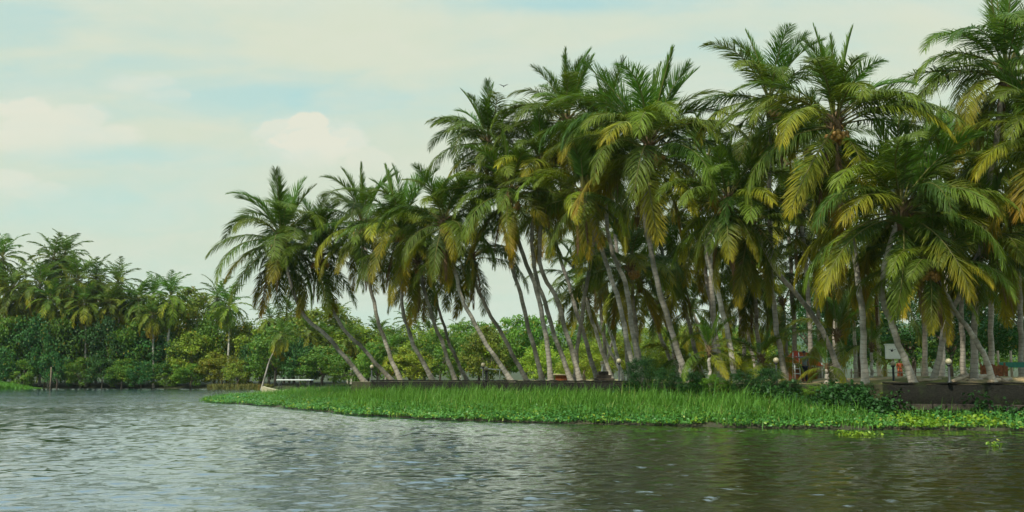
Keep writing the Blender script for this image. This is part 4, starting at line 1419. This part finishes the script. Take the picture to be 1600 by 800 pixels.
floating('long raft of yellow-green water hyacinth drifting off the bank', 1342, 679, 1.1, .4, 120, 41, .05)
floating('tiny sprig of water hyacinth beside the drifting raft', 1316, 676, .35, .2, 16, 42, .10)
floating('single small water hyacinth floating in open water near the frame edge', 1555, 697, .30, .2, 26, 43, .09)

# grass spit and reeds on the far bank
xs_ = rng.uniform(gx(-30, 183), gx(62, 183), 5000)
ys_ = 181 + rng.uniform(-2.2, 3.5, 5000)
hh_ = 1.6 * np.clip((gx(66, 183) - xs_) / 7, .15, 1)
V, Q = blades(np.c_[xs_, ys_, np.zeros(5000)], hh_ * rng.uniform(.5, 1.1, 5000), np.full(5000, .12), .6, 12)
tag(link('river_grass', np_mesh('river_grass', V, Q, M['grass'])), 'small spit of bright grass at the far waterline by the frame edge', 'grass', kind='stuff')
xs_ = rng.uniform(gx(318, 176), gx(432, 172), 6000)
ys_ = far_edge(xs_) + rng.uniform(-3.0, 3, 6000)
V, Q = blades(np.c_[xs_, ys_, np.zeros(6000)], rng.uniform(0.4, 1.3, 6000), np.full(6000, .10), .8, 13)
tag(link('dry_reeds', np_mesh('dry_reeds', V, Q, M['reed'])), 'band of brownish dry reeds at the head of the channel', 'reeds', kind='stuff')


# ------------------------------------------------------------------ lamps, boat, cabinet, kiosk, fence, logs
GL = 'globe lamps along the bank'


def lamp(label, px, py, Y, foot, r=.14, mat='iron'):
    c_ = at(px, py, Y)
    root = empty('garden_lamp', (c_.x, Y, foot))
    tag(root, label, 'lamp', GL)
    h = c_.z - foot
    MB().tube([(0, 0, 0), (0, 0, .05), (0, 0, .08), (0, 0, h - r - .06)], [.10, .10, .05, .045], 10).build('post', M[mat], root)
    MB().tube([(0, 0, h - r - .07), (0, 0, h - r - .02), (0, 0, h - r + .03)], [.05, .09, .10], 12).build('collar', M[mat], root)
    MB().ball((0, 0, h), r, 18).build('globe', M['globe'], root)


lamp('garden lamp with round globe beside the leftmost leaning trunks', 581, 573, 66, 1.70, .13)
lamp('front garden lamp of the close pair on the long low wall', 755, 570, 60.2, 1.80, .135)
lamp('back garden lamp of the close pair, smaller beside a white rail', 759.5, 576, 66, 1.70, .13)
lamp('garden lamp with globe on a short white post', 941, 567, 60, 1.70, .12, 'white')
lamp('garden lamp with a dark post at the end of the long low wall', 967, 564, 52.6, 1.78, .13)
lamp('garden lamp whose globe peeps out of the bank bushes', 1212.5, 563, 47.2, 1.0, .135)
lamp('garden lamp right under the white cabinet', 1395, 568, 45.4, 1.70, .11)
lamp('garden lamp standing alone on the black wall', 1482, 565, 41.6, 1.78, .13)

# white rail behind the paired lamps
rl = empty('handrail', (gx(768, 68), 68, GZ))
tag(rl, 'short white rail beside the paired lamps', 'railing')
MB().tube([(-.75, 0, .92), (.0, 0, .85), (.75, 0, .78)], .035, 8).build('rail', M['white'], rl)
for sx in (-.6, .55):
    MB().tube([(sx, 0, -.05), (sx, 0, .84)], .03, 8).build('post', M['white'], rl)

# boat moored behind the grass
bt = empty('moored_boat', (gx(452, 86, 0), 86, 0.0), R(4))
tag(bt, 'small boat with a flat white awning and pale bow moored behind the grass', 'boat')
bm = bmesh.new()
rings = []
for i in range(15):
    s = i / 14
    x = -2.3 + 4.6 * s
    bw = .78 * math.sin(math.pi * min(1, .12 + s * .9)) ** .6
    sheer = .78 + .50 * (1 - s) ** 3 + .12 * s ** 3
    keel = -.15 + .55 * max(0, .25 - s) ** 1.2 * 2
    rings.append([bm.verts.new((x, y * bw, z)) for y, z in ((-1, sheer), (-.85, sheer * .5), (0, keel), (.85, sheer * .5), (1, sheer), (.9, sheer - .02), (0, max(.2, keel + .2)), (-.9, sheer - .02))])
for i in range(14):
    for q in range(8):
        bm.faces.new((rings[i][q], rings[i][(q + 1) % 8], rings[i + 1][(q + 1) % 8], rings[i + 1][q]))
bm.faces.new(rings[0][::-1])
bm.faces.new(rings[-1])
bmesh.ops.recalc_face_normals(bm, faces=bm.faces[:])
me = bpy.data.meshes.new('hull')
bm.to_mesh(me)
bm.free()
me.materials.append(M['cream'])
link('hull', me, bt)
MB().box((.45, 0, 1.80), (2.95, 1.5, .10), bevel=.03).build('awning', M['white'], bt)
for sx in (-.8, 1.7):
    for sy in (-.62, .62):
        MB().tube([(sx, sy, .5), (sx, sy, 1.76)], .03, 8).build('awning_post', M['iron'], bt)
for sx in (-.4, .6, 1.4):
    MB().box((sx, 0, .62), (.28, 1.3, .05), bevel=.01).build('seat', M['wood'], bt)

# pole in the far water
po = MB().tube([(0, 0, -.8), (.05, 0, 1.8), (.02, 0, 3.9)], [.13, .12, .10], 8).build('mooring_pole', M['post'], None, (gx(78, 181, 0), 181, 0))
tag(po, 'upright brown pole standing in the water before the dark far trees', 'pole')

# white cabinet on a post
cb = empty('meter_cabinet', (gx(1397, 46), 46.0, GZ), R(-14))
tag(cb, 'white box cabinet with a dark round mark on a post', 'cabinet')
zc = at(1397, 550, 46).z - GZ
MB().box((0, 0, zc), (.62, .36, .64), bevel=.015).build('body', M['bright'], cb)
MB().box((0, -.01, zc + .345), (.70, .46, .045), bevel=.012).build('lid', M['bright'], cb)
MB().box((-.05, -.187, zc - .01), (.46, .016, .56), bevel=.006).build('door', M['bright'], cb)
mk = MB().ball((-.05, -.20, zc + .06), .055, 12, (1, .3, 1))
for a, l in ((.5, .2), (2.5, .18), (1.3, .14), (2.0, .14)):
    mk.tube([(-.05, -.199, zc + .06), (-.05 + math.cos(a) * l, -.199, zc + .06 + math.sin(a) * l * .7)], .008, 5)
mk.build('emblem', M['iron'], cb)
MB().tube([(0, 0, -.05), (0, 0, zc - .32)], .05, 8).build('post', M['wood'], cb)

# kiosk with orange sheet roof behind the person
kx = gx(1256, 60)
ki = empty('kiosk', (kx, 60, GZ), R(8))
tag(ki, 'little kiosk with an orange-red sheet roof on white posts', 'kiosk')
z0 = at(1256, 548, 60).z - GZ
bm = bmesh.new()
w_, d_ = .95, .8
vv = [bm.verts.new(p) for p in ((-w_, -d_, z0 - .75), (w_, -d_, z0 - .95), (w_, d_, z0 - .75), (-w_, d_, z0 - .6), (-w_ * .6, 0, z0), (w_ * .3, 0, z0 - .1))]
for f_ in ((0, 1, 5, 4), (1, 2, 5), (2, 3, 4, 5), (3, 0, 4)):
    bm.faces.new([vv[q] for q in f_])
bmesh.ops.solidify(bm, geom=bm.faces[:], thickness=.03)
me = bpy.data.meshes.new('roof')
bm.to_mesh(me)
bm.free()
me.materials.append(M['orange'])
link('roof', me, ki)
for sx in (-.85, .85):
    for sy in (-.7, .7):
        MB().tube([(sx, sy, -.05), (sx, sy, z0 - .72)], .035, 8).build('post', M['white'], ki)
MB().box((0, .1, .45), (1.5, .7, .9), bevel=.02).build('counter', M['rust'], ki)
sg = empty('ladder_sign', (gx(1245, 57), 57, GZ))
tag(sg, 'red triangular sign held between two white uprights by the person', 'sign')
zs = at(1245, 548, 57).z - GZ
for sx in (-.16, .16):
    MB().tube([(sx * 1.5, 0, -.05), (sx, 0, zs - .1)], .028, 8).build('upright', M['white'], sg)
for q in range(4):
    MB().tube([(-.2, 0, .5 + q * .28), (.2, 0, .5 + q * .28)], .022, 6).build('rung', M['white'], sg)
bm = bmesh.new()
ol = ((-.14, zs - .55), (.14, zs - .55), (.10, zs - .12), (0, zs + .02), (-.10, zs - .12))
va = [bm.verts.new((x, -.075, z)) for x, z in ol]
vb = [bm.verts.new((x, -.045, z)) for x, z in ol]
bm.faces.new(va)
bm.faces.new(vb[::-1])
for q in range(5):
    bm.faces.new((va[q], vb[q], vb[(q + 1) % 5], va[(q + 1) % 5]))
bmesh.ops.recalc_face_normals(bm, faces=bm.faces[:])
me = bpy.data.meshes.new('panel')
bm.to_mesh(me)
bm.free()
me.materials.append(M['red'])
link('panel', me, sg)
MB().ball((0, -.10, zs - .36), .05, 10, (1, .3, 1)).build('mark', M['white'], sg)

# little red shed beyond the wall
sh = empty('garden_shed', (gx(880, 72), 72, GZ))
tag(sh, 'low rust-red shed with a pale roof edge behind the long low wall', 'shed')
MB().box((-.1, 0, .2), (.95, .7, .5), bevel=.01).build('wall', M['rust'], sh)
MB().box((.10, -.05, .485), (1.6, .95, .09), ry=.04, bevel=.01).build('roof', M['cream'], sh)

# low stone block heap by the wall lamp
st = empty('stone_steps', (gx(944, 58), 58, GZ))
tag(st, 'dark stepped stone block behind the wall near the white lamp post', 'steps')
for q in range(3):
    MB().box((0, q * .25, .12 + q * .2), (1.15 - q * .3, .7, .24), bevel=.02).build('step', M['stone'], st)

# wooden fence and green net
fc = empty('wooden_fence', (0, 0, 0))
tag(fc, 'rusty brown board fence behind the logs', 'fence')
g = random.Random(9)
for q in range(14):
    x = gx(1534 + q * 3.1, 50)
    h_ = 1.0 + g.uniform(-.10, .10)
    MB().box((x, 50 + g.uniform(-.02, .02), GZ + h_ / 2 - .05), (.092, .03, h_), bevel=.006, ry=g.gauss(0, .02)).build('board', M['rust'], fc)
for zz in (.3, .75):
    MB().box((gx(1554, 50.05), 50.06, GZ + zz), (1.5, .05, .07), bevel=.006).build('rail', M['wood'], fc)
fn = empty('net_fence', (0, 0, 0))
tag(fn, 'pale posts carrying a strip of green netting at the yard edge', 'fence')
for px in (1562, 1582, 1603, 1625):
    MB().tube([(gx(px, 53), 53, GZ - .05), (gx(px, 53), 53, GZ + 1.7)], [.07, .06], 8).build('post', M['wood'], fn)
MB().box(((gx(1562, 53) + gx(1625, 53)) / 2, 52.93, GZ + .95), (gx(1625, 53) - gx(1562, 53), .012, .28)).build('netting', M['net'], fn)
# picket line seen far behind the trunks
pk = empty('picket_fence', (0, 0, 0))
tag(pk, 'row of thin grey stakes linked by a rail behind the cabinet', 'fence')
for q in range(12):
    x = gx(1330 + q * 11, 68)
    MB().tube([(x, 68, GZ - .05), (x + g.uniform(-.06, .06), 68, GZ + 1.0 + g.uniform(-.2, .4))], .035, 6).build('stake', M['wood'], pk)
MB().tube([(gx(1328, 68), 67.95, GZ + .6), (gx(1455, 68), 67.95, GZ + .62)], .025, 6).build('rail', M['wood'], pk)

GLG = 'cut logs on the dirt yard'
for lb, x0, y0, x1, y1, Y0, Y1, r_ in (
        ('pale log leaning up from the lamp to the trunk', 1487, 600, 1512, 586, 43.0, 43.6, .09),
        ('thick pale log lying flat below the straight trunk', 1500, 590, 1542, 588, 45.0, 45.3, .13),
        ('forked pale log beside the outward leaning trunk', 1546, 598, 1580, 592, 43.2, 43.8, .10),
        ('long thin bleached log lying along the wall edge', 1432, 596, 1470, 592, 43.8, 44.4, .07),
        ('bleached log end poking past the outward leaning trunk', 1558, 590, 1576, 600, 43.9, 43.0, .09),
        ('weathered log lying behind the leaning log', 1512, 596, 1534, 592, 43.9, 44.2, .08)):
    a, b = at(x0, y0, Y0), at(x1, y1, Y1)
    a.z = max(a.z, GZ + r_ * .8)
    b.z = max(b.z, GZ + r_ * .8)
    c_ = (a + b) / 2
    mdl = (b - a)
    o = MB().tube([a - c_, a - c_ + mdl * .33 + Vector((0, 0, .04)), a - c_ + mdl * .66 + Vector((0, 0, -.02)), b - c_], [r_ * 1.1, r_, r_ * .95, r_ * .75], 9).build('log', M['wood'], None, c_)
    tag(o, lb, 'log', GLG)


# ------------------------------------------------------------------ people, bird
def skin_obj(name, pts, edges, mat, parent, root_i=0, sub=2):
    me = bpy.data.meshes.new(name)
    me.from_pydata([p[:3] for p in pts], edges, [])
    o = link(name, me, parent)
    me.materials.append(mat)
    md = o.modifiers.new('skin', 'SKIN')
    me.skin_vertices.new() if not me.skin_vertices else None
    for i, p in enumerate(pts):
        r_ = p[3]
        me.skin_vertices[0].data[i].radius = r_ if isinstance(r_, tuple) else (r_, r_)
        me.skin_vertices[0].data[i].use_root = (i == root_i)
    md.use_smooth_shade = True
    s = o.modifiers.new('smooth', 'SUBSURF')
    s.levels = s.render_levels = sub
    return o


def hand(pts, edges, wi, w, d, side, s=1.0):
    """palm and five short finger chains growing from wrist vertex wi along direction d"""
    w, d = Vector(w), Vector(d).normalized()
    up = Vector((0, 0, 1)) if abs(d.z) < .8 else Vector((0, -1, 0))
    ac = d.cross(up).normalized()
    pm = len(pts)
    pts.append((*(w + d * .06 * s), .030 * s))
    edges.append((wi, pm))
    for q in range(4):
        o_ = ac * (q - 1.5) * .021 * s
        ln_ = (.070, .082, .076, .058)[q] * s
        i = len(pts)
        pts.append((*(w + d * .10 * s + o_), .010 * s))
        pts.append((*(w + d * (.10 * s + ln_ * .55) + o_ * 1.1), .0085 * s))
        pts.append((*(w + d * (.10 * s + ln_ * .95) + o_ * 1.1 - up * .018 * s), .007 * s))
        edges += [(pm, i), (i, i + 1), (i + 1, i + 2)]
    i = len(pts)
    pts.append((*(w + d * .05 * s + ac * side * .045 * s), .011 * s))
    pts.append((*(w + d * .095 * s + ac * side * .062 * s), .008 * s))
    edges += [(pm, i), (i, i + 1)]


def person(label, x, y, z, rz, pose, top_mat, leg_mat, dress=False, s=1.0, long_hair=False):
    root = empty('person', (x, y, z), rz)
    root.scale = (s, s, s)
    tag(root, label, 'person', 'people')
    # body: facing -Y
    P_ = [(0, 0, .95, (.135, .10)), (0, 0, 1.12, (.12, .085)), (0, 0, 1.32, (.155, .095)), (0, .01, 1.44, (.10, .07)), (0, 0, 1.50, .052), (0, -.01, 1.57, (.068, .075)), (0, -.015, 1.64, (.076, .092)), (0, 0, 1.71, (.058, .068))]
    E_ = [(0, 1), (1, 2), (2, 3), (3, 4), (4, 5), (5, 6), (6, 7)]
    arms = {}
    for sd_, key in ((-1, 'L'), (1, 'R')):
        el_, wr = pose[key]
        i = len(P_)
        P_ += [(sd_ * .19, 0, 1.40, .052), (*el_, .040), (*wr, .027)]
        E_ += [(3, i), (i, i + 1), (i + 1, i + 2)]
        arms[key] = (el_, wr)
        hand(P_, E_, i + 2, wr, Vector(wr) - Vector(el_), -sd_)
    for sd_ in (-1, 1):
        i = len(P_)
        P_ += [(sd_ * .09, 0, .88, .083), (sd_ * .10, -.015 + .0 * sd_, .48, .056), (sd_ * .105, .015, .09, .036), (sd_ * .11, -.08, .035, .034), (sd_ * .115, -.17, .028, .026)]
        E_ += [(0, i), (i, i + 1), (i + 1, i + 2), (i + 2, i + 3), (i + 3, i + 4)]
    skin_obj('body', P_, E_, M['skin'], root)
    # face
    for sd_ in (-1, 1):
        MB().ball((sd_ * .03, -.098, 1.645), .011, 8).build('eye', M['hair'], root)
        MB().ball((sd_ * .082, .0, 1.635), .022, 8, (.4, .8, 1.3)).build('ear', M['skin'], root)
    MB().ball((0, -.112, 1.615), .015, 8, (.8, 1, 1.3)).build('nose', M['skin'], root)
    MB().ball((0, -.098, 1.575), .018, 8, (1.3, .4, .4)).build('mouth', M['sari'], root)
    hb = MB().ball((0, .018, 1.685), .10, 14, (.92, 1.02, .85))
    if long_hair:
        hb.tube([(0, .085, 1.68), (0, .12, 1.5), (0, .11, 1.25)], [.07, .055, .02], 8)
    hb.build('hair', M['hair'], root)
    # clothes
    tp = [(0, 0, .90, (.155, .12)), (0, 0, 1.12, (.14, .105)), (0, 0, 1.32, (.172, .115)), (0, .01, 1.42, (.12, .085)), (0, .005, 1.475, (.066, .06))]
    te = [(0, 1), (1, 2), (2, 3), (3, 4)]
    for sd_, key in ((-1, 'L'), (1, 'R')):
        el_ = Vector(arms[key][0])
        i = len(tp)
        sh_ = Vector((sd_ * .19, 0, 1.40))
        tp += [(*sh_, .068), (*(sh_ + (el_ - sh_) * .75), .058)]
        te += [(3, i), (i, i + 1)]
    skin_obj('shirt', tp, te, top_mat, root)
    if dress:
        MB().tube([(0, 0, 1.0), (0, 0, .8), (0, .01, .45), (0, 0, .10), (0, 0, .07)], [.15, .20, .22, .25, .25], 16).build('skirt', leg_mat, root)
        MB().tube([(.13, -.02, .95), (.02, -.135, 1.15), (-.10, -.10, 1.36), (-.16, .02, 1.45), (-.12, .14, 1.2), (-.1, .16, .8)], [.05, .055, .05, .05, .06, .07], 8).build('sash', leg_mat, root)
    else:
        tl = [(0, 0, .96, (.15, .115)), ]
        tle = []
        for sd_ in (-1, 1):
            i = len(tl)
            tl += [(sd_ * .09, 0, .87, .10), (sd_ * .10, -.015, .48, .074), (sd_ * .105, .01, .11, .062)]
            tle += [(0, i), (i, i + 1), (i + 1, i + 2)]
        skin_obj('trousers', tl, tle, leg_mat, root)
    return root


person('person in a grey-blue shirt and dark trousers holding one arm straight out', gx(1258, 53), 53, GZ - .02, R(20),
       {'L': ((-.46, -.03, 1.40), (-.72, -.06, 1.42)), 'R': ((.25, .02, 1.12), (.24, -.10, .88))}, M['shirt'], M['trousers'], s=.97)
person('person in an orange-red draped dress standing below the white cabinet', gx(1407, 74), 74, GZ - .02, R(-15),
       {'L': ((-.27, .03, 1.12), (-.20, -.14, .92)), 'R': ((.27, .03, 1.12), (.18, -.16, 1.0))}, M['sari'], M['sari'], dress=True, s=.93, long_hair=True)

c_ = at(787, 135, 80)
bd = empty('bird', c_)
tag(bd, 'tiny dark bird flying in the open sky left of the tall crowns', 'bird')
bb = bmesh.new()
MB().tube([(-.02, -.20, 0), (0, -.13, .01), (0, 0, 0), (0, .12, -.01), (0, .24, 0)], [.012, .04, .055, .035, .01], 8).build('body', M['feather'], bd)
bb.free()
for sx in (-1, 1):
    bm = bmesh.new()
    vv = [bm.verts.new(p) for p in ((0, -.08, .02), (sx * .2, -.10, .12), (sx * .42, -.02, .17), (sx * .2, .05, .11), (0, .08, .02))]
    bm.faces.new(vv)
    bmesh.ops.solidify(bm, geom=bm.faces[:], thickness=.012)
    me = bpy.data.meshes.new('wing')
    bm.to_mesh(me)
    bm.free()
    me.materials.append(M['feather'])
    link('wing', me, bd)

# ------------------------------------------------------------------ the damp air over the river
m, k = new_mat('damp_air')
pv = k.new('ShaderNodeVolumePrincipled')
pv.inputs['Color'].default_value = (0.80, 0.90, 0.92, 1)
pv.inputs['Density'].default_value = 0.00006
pv.inputs['Anisotropy'].default_value = 0.2
o_ = k.new('ShaderNodeOutputMaterial')
k.link(pv.outputs[0], o_.inputs['Volume'])
hz = MB().box((0, 1880, 120), (2600, 3800, 250)).build('haze', m)
tag(hz, 'thin damp air over the river', 'haze', kind='stuff')
hz.hide_select = True
